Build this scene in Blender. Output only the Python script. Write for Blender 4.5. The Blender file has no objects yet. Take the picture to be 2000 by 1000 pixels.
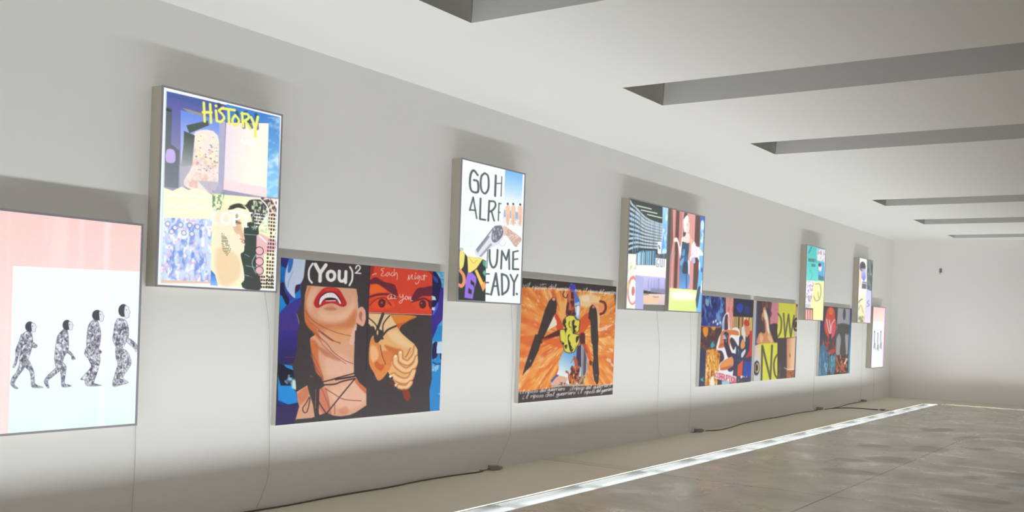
import bpy, bmesh, math, random
import numpy as np
from mathutils import Matrix, Vector

C = bpy.context.scene
COL = C.collection

# ---------------- camera ----------------
CAM_X, CAM_Z = 6.0747, 1.6
cam = bpy.data.objects.new('camera', bpy.data.cameras.new('camera'))
COL.objects.link(cam)
yaw, pitch, roll = 0.600453, -0.0068722, 0.0347437
f_ = Vector((-math.sin(yaw) * math.cos(pitch), math.cos(yaw) * math.cos(pitch), math.sin(pitch)))
r0 = Vector((math.cos(yaw), math.sin(yaw), 0)); u0 = r0.cross(f_)
r_ = r0 * math.cos(roll) + u0 * math.sin(roll); u_ = -r0 * math.sin(roll) + u0 * math.cos(roll)
M = Matrix((r_, u_, -f_)).transposed().to_4x4(); M.translation = (CAM_X, 0, CAM_Z)
cam.matrix_world = M
cam.data.sensor_width = 36; cam.data.lens = 36 * 1954 / 2000; cam.data.shift_y = 132 / 2000
cam.data.clip_start = .05; cam.data.clip_end = 100
C.camera = cam

# ---------------- world, colour ----------------
w = bpy.data.worlds.new('night'); C.world = w; w.use_nodes = True
w.node_tree.nodes['Background'].inputs[0].default_value = (.01, .012, .02, 1)
w.node_tree.nodes['Background'].inputs[1].default_value = .3
C.view_settings.view_transform = 'Standard'; C.view_settings.look = 'None'
C.view_settings.exposure = 0.0; C.view_settings.gamma = 1; C.view_settings.use_curve_mapping = False
C.cycles.max_bounces = 16; C.cycles.diffuse_bounces = 14; C.cycles.glossy_bounces = 4
C.cycles.sample_clamp_indirect = 6; C.cycles.use_denoising = True
TUBE = 50.0      # radiance of the fluorescent tubes sunk in the floor, the gallery's only lamps
BOXES = 1.04      # radiance of a light box behind clear film

# ---------------- room measures ----------------
H, Y0, Y1, X1 = 3.733, -4.0, 25.0, 12.5
TX0, TX1, TD = 1.15, 1.44, .17            # light trench along the left wall
FY0, FY1 = 23.42, 23.70                   # light trench along the end wall
SLOTS = [(1.62, -1.25, -.42), (1.62, 1.88, 2.72), (1.63, 5.0, 5.83), (1.655, 8.11, 8.95), (1.67, 11.25, 12.1),
         (1.57, 16.96, 17.86), (1.50, 20.2, 21.15), (1.46, 23.58, 24.4)]

# ---------------- materials ----------------
def lin(c):
    c = c / 255
    return c / 12.92 if c <= .04045 else ((c + .055) / 1.055) ** 2.4
def rgb(r, g, b): return (lin(r), lin(g), lin(b), 1)
def mat(name, col, rough=.6, metal=0, noise=0, scale=30, bump=0, spec=.5):
    m = bpy.data.materials.new(name); m.use_nodes = True
    nt = m.node_tree; b = nt.nodes['Principled BSDF']
    b.inputs['Base Color'].default_value = col; b.inputs['Roughness'].default_value = rough
    b.inputs['Metallic'].default_value = metal; b.inputs['Specular IOR Level'].default_value = spec
    if noise or bump:
        tc = nt.nodes.new('ShaderNodeTexCoord'); n = nt.nodes.new('ShaderNodeTexNoise')
        n.inputs['Scale'].default_value = scale; n.inputs['Detail'].default_value = 4
        nt.links.new(tc.outputs['Object'], n.inputs['Vector'])
    if noise:
        mx = nt.nodes.new('ShaderNodeMix'); mx.data_type = 'RGBA'
        mx.inputs[6].default_value = col
        mx.inputs[7].default_value = (col[0] * (1 - noise), col[1] * (1 - noise), col[2] * (1 - noise), 1)
        nt.links.new(n.outputs['Fac'], mx.inputs[0]); nt.links.new(mx.outputs[2], b.inputs['Base Color'])
    if bump:
        bp = nt.nodes.new('ShaderNodeBump'); bp.inputs['Strength'].default_value = bump; bp.inputs['Distance'].default_value = .01
        nt.links.new(n.outputs['Fac'], bp.inputs['Height']); nt.links.new(bp.outputs['Normal'], b.inputs['Normal'])
    return m
M_wall = mat('white_wall_paint', (.89, .88, .87, 1), .75, noise=.03, scale=.6, spec=.3)
M_ceil = mat('white_ceiling_paint', (.83, .83, .815, 1), .8, noise=.03, scale=.5, spec=.3)
M_night = mat('dark_skylight_glass', (.03, .03, .035, 1), .1)
M_case = mat('grey_enamelled_metal', rgb(186, 182, 168), .3, .12, noise=.08, scale=6)
M_trim = mat('grey_frame_metal', rgb(165, 161, 172), .35, .2)
M_board = mat('white_foam_board', rgb(214, 212, 206), .6)
M_cable = mat('pale_grey_cable', rgb(205, 202, 196), .6)
M_dark = mat('dark_rubber_cable', rgb(104, 98, 86), .6)
M_plug = mat('grey_plug_plastic', rgb(150, 147, 146), .5)
M_chan = mat('grey_channel_metal', (.06, .07, .067, 1), .38, 0, noise=.2, scale=5)
M_refl = mat('pale_reflector_metal', (.2, .225, .24, 1), .25, .4)
M_black = mat('black_plastic', (.03, .03, .03, 1), .4)
M_bronze = mat('small_brass_hook', rgb(150, 150, 110), .4, .6)
M_seam = mat('dark_seam', rgb(50, 45, 48), .6)

def emit(name, col, s):
    m = bpy.data.materials.new(name); m.use_nodes = True; nt = m.node_tree; nt.nodes.clear()
    e = nt.nodes.new('ShaderNodeEmission'); e.inputs[0].default_value = col; e.inputs[1].default_value = s
    o = nt.nodes.new('ShaderNodeOutputMaterial'); nt.links.new(e.outputs[0], o.inputs[0]); return m
M_tube = emit('fluorescent_lamp', (1.0, .935, .985, 1), TUBE)
M_tube_end = emit('fluorescent_lamp_dimmer', (1.0, .935, .985, 1), TUBE * .55)

def glass():
    m = bpy.data.materials.new('greenish_floor_glass'); m.use_nodes = True; nt = m.node_tree; nt.nodes.clear()
    t = nt.nodes.new('ShaderNodeBsdfTransparent'); t.inputs[0].default_value = (.93, .98, .96, 1)
    g = nt.nodes.new('ShaderNodeBsdfGlossy'); g.inputs['Roughness'].default_value = .06
    fr = nt.nodes.new('ShaderNodeFresnel'); fr.inputs[0].default_value = 1.45
    mx = nt.nodes.new('ShaderNodeMixShader'); o = nt.nodes.new('ShaderNodeOutputMaterial')
    ge = nt.nodes.new('ShaderNodeNewGeometry'); sb = nt.nodes.new('ShaderNodeMath'); sb.operation = 'SUBTRACT'; sb.inputs[0].default_value = 1
    mu = nt.nodes.new('ShaderNodeMath'); mu.operation = 'MULTIPLY'      # only the outer face mirrors, the inner one just lets through
    nt.links.new(ge.outputs['Backfacing'], sb.inputs[1]); nt.links.new(sb.outputs[0], mu.inputs[0]); nt.links.new(fr.outputs[0], mu.inputs[1])
    nt.links.new(mu.outputs[0], mx.inputs[0]); nt.links.new(t.outputs[0], mx.inputs[1]); nt.links.new(g.outputs[0], mx.inputs[2])
    tl = nt.nodes.new('ShaderNodeBsdfTranslucent'); tl.inputs[0].default_value = (.85, .93, .9, 1)       # added scatter, pales the strip and lifts light on the low wall
    m2 = nt.nodes.new('ShaderNodeMixShader'); m2.inputs[0].default_value = .02
    nt.links.new(mx.outputs[0], m2.inputs[1]); nt.links.new(tl.outputs[0], m2.inputs[2])
    nt.links.new(m2.outputs[0], o.inputs[0]); return m
M_glass = glass()

def print_mat(name, lit, k=1.0):
    m = bpy.data.materials.new(name); m.use_nodes = True; nt = m.node_tree; b = nt.nodes['Principled BSDF']
    a = nt.nodes.new('ShaderNodeAttribute'); a.attribute_name = 'ink'
    if lit:
        b.inputs['Base Color'].default_value = (.03, .03, .03, 1); b.inputs['Roughness'].default_value = .3
        nt.links.new(a.outputs['Color'], b.inputs['Emission Color']); b.inputs['Emission Strength'].default_value = BOXES * k
        m.cycles.emission_sampling = 'NONE'
    else:
        mx = nt.nodes.new('ShaderNodeMix'); mx.data_type = 'RGBA'; mx.blend_type = 'MULTIPLY'; mx.inputs[0].default_value = 1
        mx.inputs[7].default_value = (k, k, k, 1)
        nt.links.new(a.outputs['Color'], mx.inputs[6]); nt.links.new(mx.outputs[2], b.inputs['Base Color'])
        b.inputs['Roughness'].default_value = .42; b.inputs['Specular IOR Level'].default_value = .4
    return m
M_film = print_mat('backlit_film', True)
M_paper = print_mat('satin_print', False, 1.15)

PUDDLES = [(2.6, 17.42, .22, .42), (3.14, 14.4, .24, .42), (3.0, 12.82, .26, .36), (4.08, 12.14, .13, .26), (4.42, 12.55, .2, .3),
           (4.56, 11.66, .2, .3), (4.36, 10.5, .3, .16), (2.9, 11.4, .3, .2), (2.66, 12.4, .22, .16), (3.3, 16.2, .2, .5),
           (3.6, 15.1, .28, .2), (2.4, 14.2, .3, .2)]
def floor_mat():
    m = bpy.data.materials.new('worn_concrete_floor'); m.use_nodes = True; nt = m.node_tree; b = nt.nodes['Principled BSDF']
    N = nt.nodes.new; L = nt.links.new
    def math_(op, a, b_=None, cl=False):
        n = N('ShaderNodeMath'); n.operation = op; n.use_clamp = cl
        for i, v in enumerate((a, b_)):
            if v is None: continue
            if isinstance(v, (int, float)): n.inputs[i].default_value = v
            else: L(v, n.inputs[i])
        return n.outputs[0]
    tc = N('ShaderNodeTexCoord'); sp = N('ShaderNodeSeparateXYZ'); L(tc.outputs['Object'], sp.inputs[0]); X, Y = sp.outputs[0], sp.outputs[1]
    def noise(sc, det, rough=.6, vec=None, dist=0):
        n = N('ShaderNodeTexNoise'); n.inputs['Scale'].default_value = sc; n.inputs['Detail'].default_value = det
        n.inputs['Roughness'].default_value = rough; n.inputs['Distortion'].default_value = dist
        L(vec if vec else tc.outputs['Object'], n.inputs['Vector']); return n.outputs['Fac']
    n1 = noise(.9, 6, .65, dist=.6); n2 = noise(5, 6, .7); n3 = noise(1.6, 4, .55, dist=.4); n4 = noise(40, 3)
    cr = N('ShaderNodeValToRGB'); L(math_('ADD', math_('MULTIPLY', n1, .6), math_('MULTIPLY', n2, .4)), cr.inputs[0])
    e = cr.color_ramp.elements; e[0].position = .3; e[0].color = (.38, .35, .27, 1); e[1].position = .72; e[1].color = (.70, .65, .54, 1)
    # outside the trenches the slab is smoother and browner
    outer = math_('MAXIMUM', math_('LESS_THAN', X, TX1), math_('GREATER_THAN', Y, FY1))
    mx = N('ShaderNodeMix'); mx.data_type = 'RGBA'; L(outer, mx.inputs[0]); L(cr.outputs[0], mx.inputs[6]); mx.inputs[7].default_value = (.64, .58, .465, 1)
    col = mx.outputs[2]
    # oval stains
    wob = math_('MULTIPLY', math_('SUBTRACT', n3, .5), .9); tot = None
    for (px, py, rx, ry) in PUDDLES:
        dx = math_('DIVIDE', math_('SUBTRACT', X, px), rx); dy = math_('DIVIDE', math_('SUBTRACT', Y, py), ry)
        r = math_('SQRT', math_('ADD', math_('POWER', dx, 2), math_('POWER', dy, 2)))
        v = math_('MULTIPLY', math_('SUBTRACT', math_('ADD', 1.1, wob), r), 5.0, True)
        tot = v if tot is None else math_('MAXIMUM', tot, v)
    st = N('ShaderNodeMix'); st.data_type = 'RGBA'; L(math_('MULTIPLY', tot, .7), st.inputs[0]); L(col, st.inputs[6]); st.inputs[7].default_value = (.26, .24, .185, 1)
    # saw cuts
    lines = None
    for ax, pos, ln in ((Y, 9.57, None), (X, 3.24, 1), (Y, -.9, None), (X, 9.0, 1)):
        d = math_('LESS_THAN', math_('ABSOLUTE', math_('SUBTRACT', ax, pos)), .009)
        if ln: d = math_('MULTIPLY', d, math_('LESS_THAN', Y, 17.2))
        lines = d if lines is None else math_('MAXIMUM', lines, d)
    # a wider worn band where the cut meets the wall
    band = math_('MULTIPLY', math_('LESS_THAN', math_('ABSOLUTE', math_('SUBTRACT', Y, 9.7)), .10), math_('LESS_THAN', X, TX0))
    sj = N('ShaderNodeMix'); sj.data_type = 'RGBA'; L(math_('MULTIPLY', lines, .7), sj.inputs[0]); L(st.outputs[2], sj.inputs[6]); sj.inputs[7].default_value = (.05, .045, .035, 1)
    sb = N('ShaderNodeMix'); sb.data_type = 'RGBA'; L(math_('MULTIPLY', band, .12), sb.inputs[0]); L(sj.outputs[2], sb.inputs[6]); sb.inputs[7].default_value = (.10, .09, .07, 1)
    L(sb.outputs[2], b.inputs['Base Color'])
    # trowelled sheen in patches
    ro = N('ShaderNodeMapRange'); L(n3, ro.inputs[0]); ro.inputs[1].default_value = .35; ro.inputs[2].default_value = .65
    ro.inputs[3].default_value = .2; ro.inputs[4].default_value = .42
    L(math_('ADD', math_('MAXIMUM', ro.outputs[0], math_('MULTIPLY', outer, .5)), math_('MULTIPLY', n4, .05)), b.inputs['Roughness'])
    b.inputs['Specular IOR Level'].default_value = .5
    bp = N('ShaderNodeBump'); bp.inputs['Strength'].default_value = .035; bp.inputs['Distance'].default_value = .02
    L(n3, bp.inputs['Height']); L(bp.outputs[0], b.inputs['Normal'])
    return m
M_floor = floor_mat()

# ---------------- mesh helpers ----------------
def link(name, me, m=None, parent=None):
    o = bpy.data.objects.new(name, me); COL.objects.link(o)
    if m is not None: me.materials.append(m)
    if parent is not None: o.parent = parent
    return o
def bm_box(bm, a, b, bevel=0):
    vs = [bm.verts.new((x, y, z)) for x in (a[0], b[0]) for y in (a[1], b[1]) for z in (a[2], b[2])]
    fs = [bm.faces.new([vs[i] for i in q]) for q in ((0, 1, 3, 2), (4, 6, 7, 5), (0, 4, 5, 1), (2, 3, 7, 6), (0, 2, 6, 4), (1, 5, 7, 3))]
    if bevel:
        es = list({e for f in fs for e in f.edges})
        bmesh.ops.bevel(bm, geom=es, offset=bevel, segments=2, affect='EDGES', profile=.6)
def box(name, a, b, m, parent=None, bevel=0): return boxes(name, [(a, b)], m, parent, bevel)
def boxes(name, lst, m, parent=None, bevel=0):
    bm = bmesh.new()
    for a, b in lst: bm_box(bm, a, b, bevel)
    me = bpy.data.meshes.new(name); bm.to_mesh(me); bm.free(); return link(name, me, m, parent)
def tube(name, pts, r, m, parent=None, n=8, smooth_=True, fine=3):
    """a round cable or bar along a smoothed path"""
    P = [Vector(p) for p in pts]
    if fine and len(P) > 2:
        Q = []
        for i in range(len(P) - 1):
            a, b, c, d = P[max(i - 1, 0)], P[i], P[i + 1], P[min(i + 2, len(P) - 1)]
            for k in range(fine):
                t = k / fine; Q.append(.5 * (2 * b + (c - a) * t + (2 * a - 5 * b + 4 * c - d) * t * t + (3 * b - a - 3 * c + d) * t ** 3))
        P = Q + [P[-1]]
    bm = bmesh.new(); rings = []; up = Vector((0, 0, 1))
    for i, p in enumerate(P):
        t = (P[min(i + 1, len(P) - 1)] - P[max(i - 1, 0)]).normalized()
        s = t.cross(up if abs(t.z) < .9 else Vector((1, 0, 0))).normalized(); q = s.cross(t)
        rings.append([bm.verts.new(p + r * (math.cos(a) * s + math.sin(a) * q)) for a in [2 * math.pi * j / n for j in range(n)]])
    for a, b in zip(rings, rings[1:]):
        for j in range(n): bm.faces.new((a[j], a[(j + 1) % n], b[(j + 1) % n], b[j])).smooth = smooth_
    bm.faces.new(rings[0][::-1]); bm.faces.new(rings[-1])
    me = bpy.data.meshes.new(name); bm.to_mesh(me); bm.free(); return link(name, me, m, parent)
def empty(name, loc):
    o = bpy.data.objects.new(name, None); COL.objects.link(o); o.location = loc; o.empty_display_size = .1; return o
def tag(o, label, cat, group=None):
    o['label'] = label; o['category'] = cat
    if group: o['group'] = group
    return o
def plate(name, xs, ys, z0, z1, holes, m):
    """a slab with rectangular openings, as one closed mesh"""
    xs = sorted(set(xs)); ys = sorted(set(ys)); bm = bmesh.new()
    hole = lambda i, j: any(h[0] < (xs[i] + xs[i + 1]) / 2 < h[2] and h[1] < (ys[j] + ys[j + 1]) / 2 < h[3] for h in holes)
    solid = lambda i, j: 0 <= i < len(xs) - 1 and 0 <= j < len(ys) - 1 and not hole(i, j)
    V = {}
    def v(x, y, z):
        k = (x, y, z)
        if k not in V: V[k] = bm.verts.new(k)
        return V[k]
    for i in range(len(xs) - 1):
        for j in range(len(ys) - 1):
            if not solid(i, j): continue
            a, b, c, d = xs[i], xs[i + 1], ys[j], ys[j + 1]
            bm.faces.new((v(a, c, z1), v(b, c, z1), v(b, d, z1), v(a, d, z1)))
            bm.faces.new((v(a, d, z0), v(b, d, z0), v(b, c, z0), v(a, c, z0)))
            for di, dj, p, q in ((-1, 0, (a, d), (a, c)), (1, 0, (b, c), (b, d)), (0, -1, (a, c), (b, c)), (0, 1, (b, d), (a, d))):
                if not solid(i + di, j + dj): bm.faces.new((v(*p, z0), v(*q, z0), v(*q, z1), v(*p, z1)))
    bmesh.ops.recalc_face_normals(bm, faces=bm.faces)
    me = bpy.data.meshes.new(name); bm.to_mesh(me); bm.free(); return link(name, me, m)

# ---------------- the room ----------------
def structure(o): o['kind'] = 'structure'; return o
T = .2
structure(box('wall_left', (-T, Y0 - T, -.3), (0, Y1 + T, H + 1.1), M_wall))
structure(box('wall_back', (0, Y1, -.3), (X1, Y1 + T, H + 1.1), M_wall))
structure(box('wall_right', (X1, Y0 - T, -.3), (X1 + T, Y1 + T, H + 1.1), M_wall))
structure(box('wall_front', (0, Y0 - T, -.3), (X1, Y0, H + 1.1), M_wall))
FX0 = 1.50
RX0 = X1 - .5
holes = [(TX0, Y0 + .3, TX1, 23.38), (FX0, FY0, RX0 - .1, FY1)]
fl = plate('floor', [0, X1] + [h[0] for h in holes] + [h[2] for h in holes], [Y0, Y1] + [h[1] for h in holes] + [h[3] for h in holes], -TD - .02, 0, holes, M_floor)
structure(fl)
structure(box('foundation', (0, Y0, -.3), (X1, Y1, -TD - .02), M_floor)).name = 'floor_base'
SX1 = 10.6
holes = [(s[0], s[1], SX1, s[2]) for s in SLOTS]
structure(plate('ceiling', [0, X1] + [h[0] for h in holes] + [SX1], [Y0, Y1] + [h[1] for h in holes] + [h[3] for h in holes], H, H + .95, holes, M_ceil))
for i, s in enumerate(SLOTS):
    structure(box('window_%d' % (i + 1), (s[0] - .05, s[1] - .05, H + .95), (SX1 + .05, s[2] + .05, H + .98), M_night))

# ---------------- lights sunk in the floor ----------------
def copy_thing(src, loc, rz=0):
    r = src.copy(); COL.objects.link(r); r.location = loc; r.rotation_euler = (0, 0, rz)
    for ch in list(src.children):
        c = ch.copy(); COL.objects.link(c); c.parent = r
    return r
WD = TX1 - TX0; SEG = 1.36
def floor_light(lamp):
    """one fixture, 1.36 m long along +y, its wall side at x = 0"""
    r = empty('floor_light', (0, 0, -TD)); z = lambda v: v + TD
    e = .003
    # folded metal tray with a lip that hides the tube from the room
    boxes('tray', [((e, e, z(-TD + .002)), (WD - e, SEG - e, z(-TD + .008))), ((e, e, z(-TD + .008)), (e + .006, SEG - e, z(-.012))),
                   ((WD - e - .006, e, z(-TD + .008)), (WD - e, SEG - e, z(-.012))), ((e, e, z(-TD + .008)), (WD - e, e + .006, z(-.03))),
                   ((e, SEG - e - .006, z(-TD + .008)), (WD - e, SEG - e, z(-.03)))], M_chan, r)
    bm = bmesh.new()                         # bent reflector low on the wall side
    prof = [(.012, -.075), (.02, -.105), (.045, -.135), (.09, -.152)]
    a = [bm.verts.new((x, .05, z(q))) for x, q in prof]; b = [bm.verts.new((x, SEG - .12, z(q))) for x, q in prof]
    a2 = [bm.verts.new((x - .003, .05, z(q - .004))) for x, q in prof]; b2 = [bm.verts.new((x - .003, SEG - .12, z(q - .004))) for x, q in prof]
    for i in range(3):
        bm.faces.new((a[i], a[i + 1], b[i + 1], b[i])); bm.faces.new((b2[i], b2[i + 1], a2[i + 1], a2[i]))
    bm.faces.new((a[0], b[0], b2[0], a2[0])); bm.faces.new((a[3], a2[3], b2[3], b[3])); bm.faces.new(a[::-1] + a2); bm.faces.new(b + b2[::-1])
    me = bpy.data.meshes.new('reflector'); bm.to_mesh(me); bm.free(); link('reflector', me, M_refl, r)
    tx, tz = .216, z(-.08)
    lp = box('lamp', (tx - .056, .05, tz - .03), (tx + .056, SEG - .05, tz), M_black, r)       # flat upward lamp
    lp.data.materials.append(lamp)
    for p_ in lp.data.polygons:
        if p_.normal.z > .9: p_.material_index = 1
    for a_, b_ in ((.012, .048), (SEG - .048, SEG - .012)): box('lamp_holder', (tx - .02, a_, z(-TD + .008)), (tx + .02, b_, z(-.09)), M_black, r)
    box('glass_cover', (e, e, z(-.011)), (WD - e, SEG - e, z(-.003)), M_glass, r)
    return r
FL = floor_light(M_tube)
FE = floor_light(M_tube_end)
G1 = 'floor lights sunk along the left wall'; G2 = 'floor lights sunk along the end wall'
nL = int((23.38 - (Y0 + .3)) / SEG)
ys = [23.38 - SEG * (i + 1) for i in range(nL)]
for i, y in enumerate(ys):
    o = FL if i == 0 else copy_thing(FL, (0, 0, 0))
    o.location = (TX0, y, -TD)
    if i == 0: lab = 'glass-covered floor light in the wall-side strip, at its far end by the corner'
    else: lab = 'glass-covered floor light in the bright strip running beside the left wall'
    tag(o, lab, 'floor light', G1)
ex = FX0; i = 0
while ex + SEG < RX0 - .1:
    o = FE if i == 0 else copy_thing(FE, (0, 0, 0))
    o.location = (ex, FY1, -TD); o.rotation_euler = (0, 0, -math.pi / 2)
    tag(o, 'glass-covered floor light in the strip along the end wall' if i else 'floor light starting the end wall strip, next to the corner', 'floor light', G2)
    ex += SEG; i += 1


# ---- flat artwork drawn in millimetres on a print, stored as a colour attribute of its mesh ----
def vnoise(u, v, sx, sy, seed):
    r = np.random.RandomState(seed)
    T = r.rand(64, 64)
    x = u / sx + 7.3; y = v / sy + 3.1
    xi = np.floor(x).astype(int); yi = np.floor(y).astype(int)
    fx = x - xi; fy = y - yi
    fx = fx * fx * (3 - 2 * fx); fy = fy * fy * (3 - 2 * fy)
    a = T[yi % 64, xi % 64]; b = T[yi % 64, (xi + 1) % 64]
    c = T[(yi + 1) % 64, xi % 64]; d = T[(yi + 1) % 64, (xi + 1) % 64]
    return (a * (1 - fx) + b * fx) * (1 - fy) + (c * (1 - fx) + d * fx) * fy

def crom(p, closed):
    n = len(p); out = []
    rng = range(n) if closed else range(n - 1)
    for i in rng:
        if closed: a, b, c, d = p[i - 1], p[i], p[(i + 1) % n], p[(i + 2) % n]
        else: a, b, c, d = p[max(i - 1, 0)], p[i], p[i + 1], p[min(i + 2, n - 1)]
        for t in (0, .25, .5, .75):
            out.append(.5 * (2 * b + (c - a) * t + (2 * a - 5 * b + 4 * c - d) * t * t + (3 * b - a - 3 * c + d) * t ** 3))
    if not closed: out.append(p[-1])
    return np.array(out)

class Canvas:
    def __init__(self, w, h, nx, ny):
        self.w, self.h, self.nx, self.ny = w, h, nx, ny
        self.u = np.linspace(0, w, nx); self.v = np.linspace(0, h, ny)
        self.c = np.zeros((ny, nx, 3)); self.c[:] = 255
        self.soft, self.grain = 1, 3
        self.px = max(w / (nx - 1), h / (ny - 1))
    def win(self, p, m):
        i0 = np.searchsorted(self.u, p[:, 0].min() - m); i1 = np.searchsorted(self.u, p[:, 0].max() + m)
        j0 = np.searchsorted(self.v, p[:, 1].min() - m); j1 = np.searchsorted(self.v, p[:, 1].max() + m)
        U, V = np.meshgrid(self.u[i0:i1], self.v[j0:j1])
        return (slice(j0, j1), slice(i0, i1)), U, V
    def sdf(self, U, V, p, closed=True, asp=1.0):
        if asp != 1.0: U = U / asp; p = p / np.array([asp, 1.0])
        d = np.full(U.shape, 1e9); ins = np.zeros(U.shape, bool)
        n = len(p)
        for i in range(n if closed else n - 1):
            ax, ay = p[i]; bx, by = p[(i + 1) % n]
            ex, ey = bx - ax, by - ay; L = ex * ex + ey * ey + 1e-9
            t = np.clip(((U - ax) * ex + (V - ay) * ey) / L, 0, 1)
            d = np.minimum(d, (U - ax - t * ex) ** 2 + (V - ay - t * ey) ** 2)
            if closed and ay != by:
                ins ^= ((ay > V) != (by > V)) & (U < ex * (V - ay) / ey + ax)
        d = np.sqrt(d)
        return np.where(ins, -d, d) if closed else d
    def mix(self, s, col, a):
        a = a[..., None]; self.c[s] = self.c[s] * (1 - a) + np.asarray(col, float) * a
    def op(self, line):
        f = line.split('|'); k = f[0]
        num = lambda s: np.array([float(x) for x in s.split()])
        col = num(f[1]); prm = num(f[2]); p = num(f[3]).reshape(-1, 2)
        blur = max(prm[0], self.px * 1.1); al = prm[1]
        if k in 'SC': p = crom(p, k == 'S')
        if k in 'PSGNDVK':                       # filled shapes
            s, U, V = self.win(p, blur)
            if U.size == 0: return
            a = np.clip(.5 - self.sdf(U, V, p) / blur, 0, 1) * al
            if k in 'PS': self.mix(s, col, a)
            elif k == 'G':                      # two colours, from point to point
                x0, y0, x1, y1 = prm[2:6]; ex, ey = x1 - x0, y1 - y0
                t = np.clip(((U - x0) * ex + (V - y0) * ey) / (ex * ex + ey * ey), 0, 1)[..., None]
                self.mix(s, col[:3] * (1 - t) + col[3:6] * t, a)
            elif k == 'N':                      # blotches: sx sy seed lo hi rot
                sx, sy, sd, lo, hi, rot = prm[2:8]
                c_, s_ = np.cos(rot), np.sin(rot); U2 = U * c_ + V * s_; V2 = -U * s_ + V * c_
                n = .65 * vnoise(U2, V2, sx, sy, int(sd)) + .35 * vnoise(U2, V2, sx / 2.3, sy / 2.3, int(sd) + 1)
                self.mix(s, col, a * np.clip((n - lo) / (hi - lo), 0, 1))
            elif k == 'D':                      # rows of dashes: pitch_x pitch_y fill_x fill_y seed density
                px_, py_, fx, fy, sd, den = prm[2:8]
                x = U / px_; y = V / py_; xi = np.floor(x).astype(int); yi = np.floor(y).astype(int)
                T = np.random.RandomState(int(sd)).rand(97, 89)
                on = ((x - xi) < fx) & ((y - yi) < fy) & (T[yi % 97, xi % 89] < den)
                self.mix(s, col, a * on)
            elif k == 'V':                      # vertical folds; in march, backlight bands put into the ink: pitch seed lo hi
                pt, sd, lo, hi = prm[2:6]
                n = vnoise(U, V * 0, pt, 1, int(sd))
                self.mix(s, col, a * np.clip((n - lo) / (hi - lo), 0, 1))
            elif k == 'K':                      # streaks spreading from a centre: cx cy angular radial seed lo hi
                cx, cy, an, ra, sd, lo, hi = prm[2:9]
                th = np.arctan2(V - cy, U - cx); r = np.hypot(U - cx, V - cy)
                n = .6 * vnoise(th * 100, r, an, ra, int(sd)) + .4 * vnoise(th * 100, r, an / 2, ra / 2, int(sd) + 1)
                self.mix(s, col, a * np.clip((n - lo) / (hi - lo), 0, 1))
        elif k in 'LC':                         # strokes of width w
            w = prm[2]; asp = prm[3]; s, U, V = self.win(p, w * asp + blur)
            if U.size == 0: return
            self.mix(s, col, np.clip(.5 - (self.sdf(U, V, p, False, asp) - w / 2) / blur, 0, 1) * al)
        elif k == 'E':
            (cx, cy), (rx, ry) = p[0], p[1]
            s, U, V = self.win(np.array([[cx - rx, cy - ry], [cx + rx, cy + ry]]), blur)
            if U.size == 0: return
            q = np.hypot((U - cx) / rx, (V - cy) / ry)
            self.mix(s, col, np.clip(.5 - (q - 1) * min(rx, ry) / blur, 0, 1) * al)
    def draw(self, text):
        for ln in text.strip().splitlines():
            if ln: self.op(ln)
        c = self.c                                  # soften like an enlarged photograph, with fine print grain
        for _ in range(self.soft):
            q = np.pad(c, ((1, 1), (1, 1), (0, 0)), 'edge')
            c = (q[1:-1, 1:-1] * 4 + q[:-2, 1:-1] * 2 + q[2:, 1:-1] * 2 + q[1:-1, :-2] * 2 + q[1:-1, 2:] * 2 + q[:-2, :-2] + q[2:, 2:] + q[:-2, 2:] + q[2:, :-2]) / 16
        U, V = np.meshgrid(self.u, self.v)
        g = vnoise(U, V, self.px * 9, self.px * 7, 77) + vnoise(U, V, self.px * 3, self.px * 3, 78) - 1
        return np.clip(c + (g * self.grain)[..., None], 0, 255)

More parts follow.
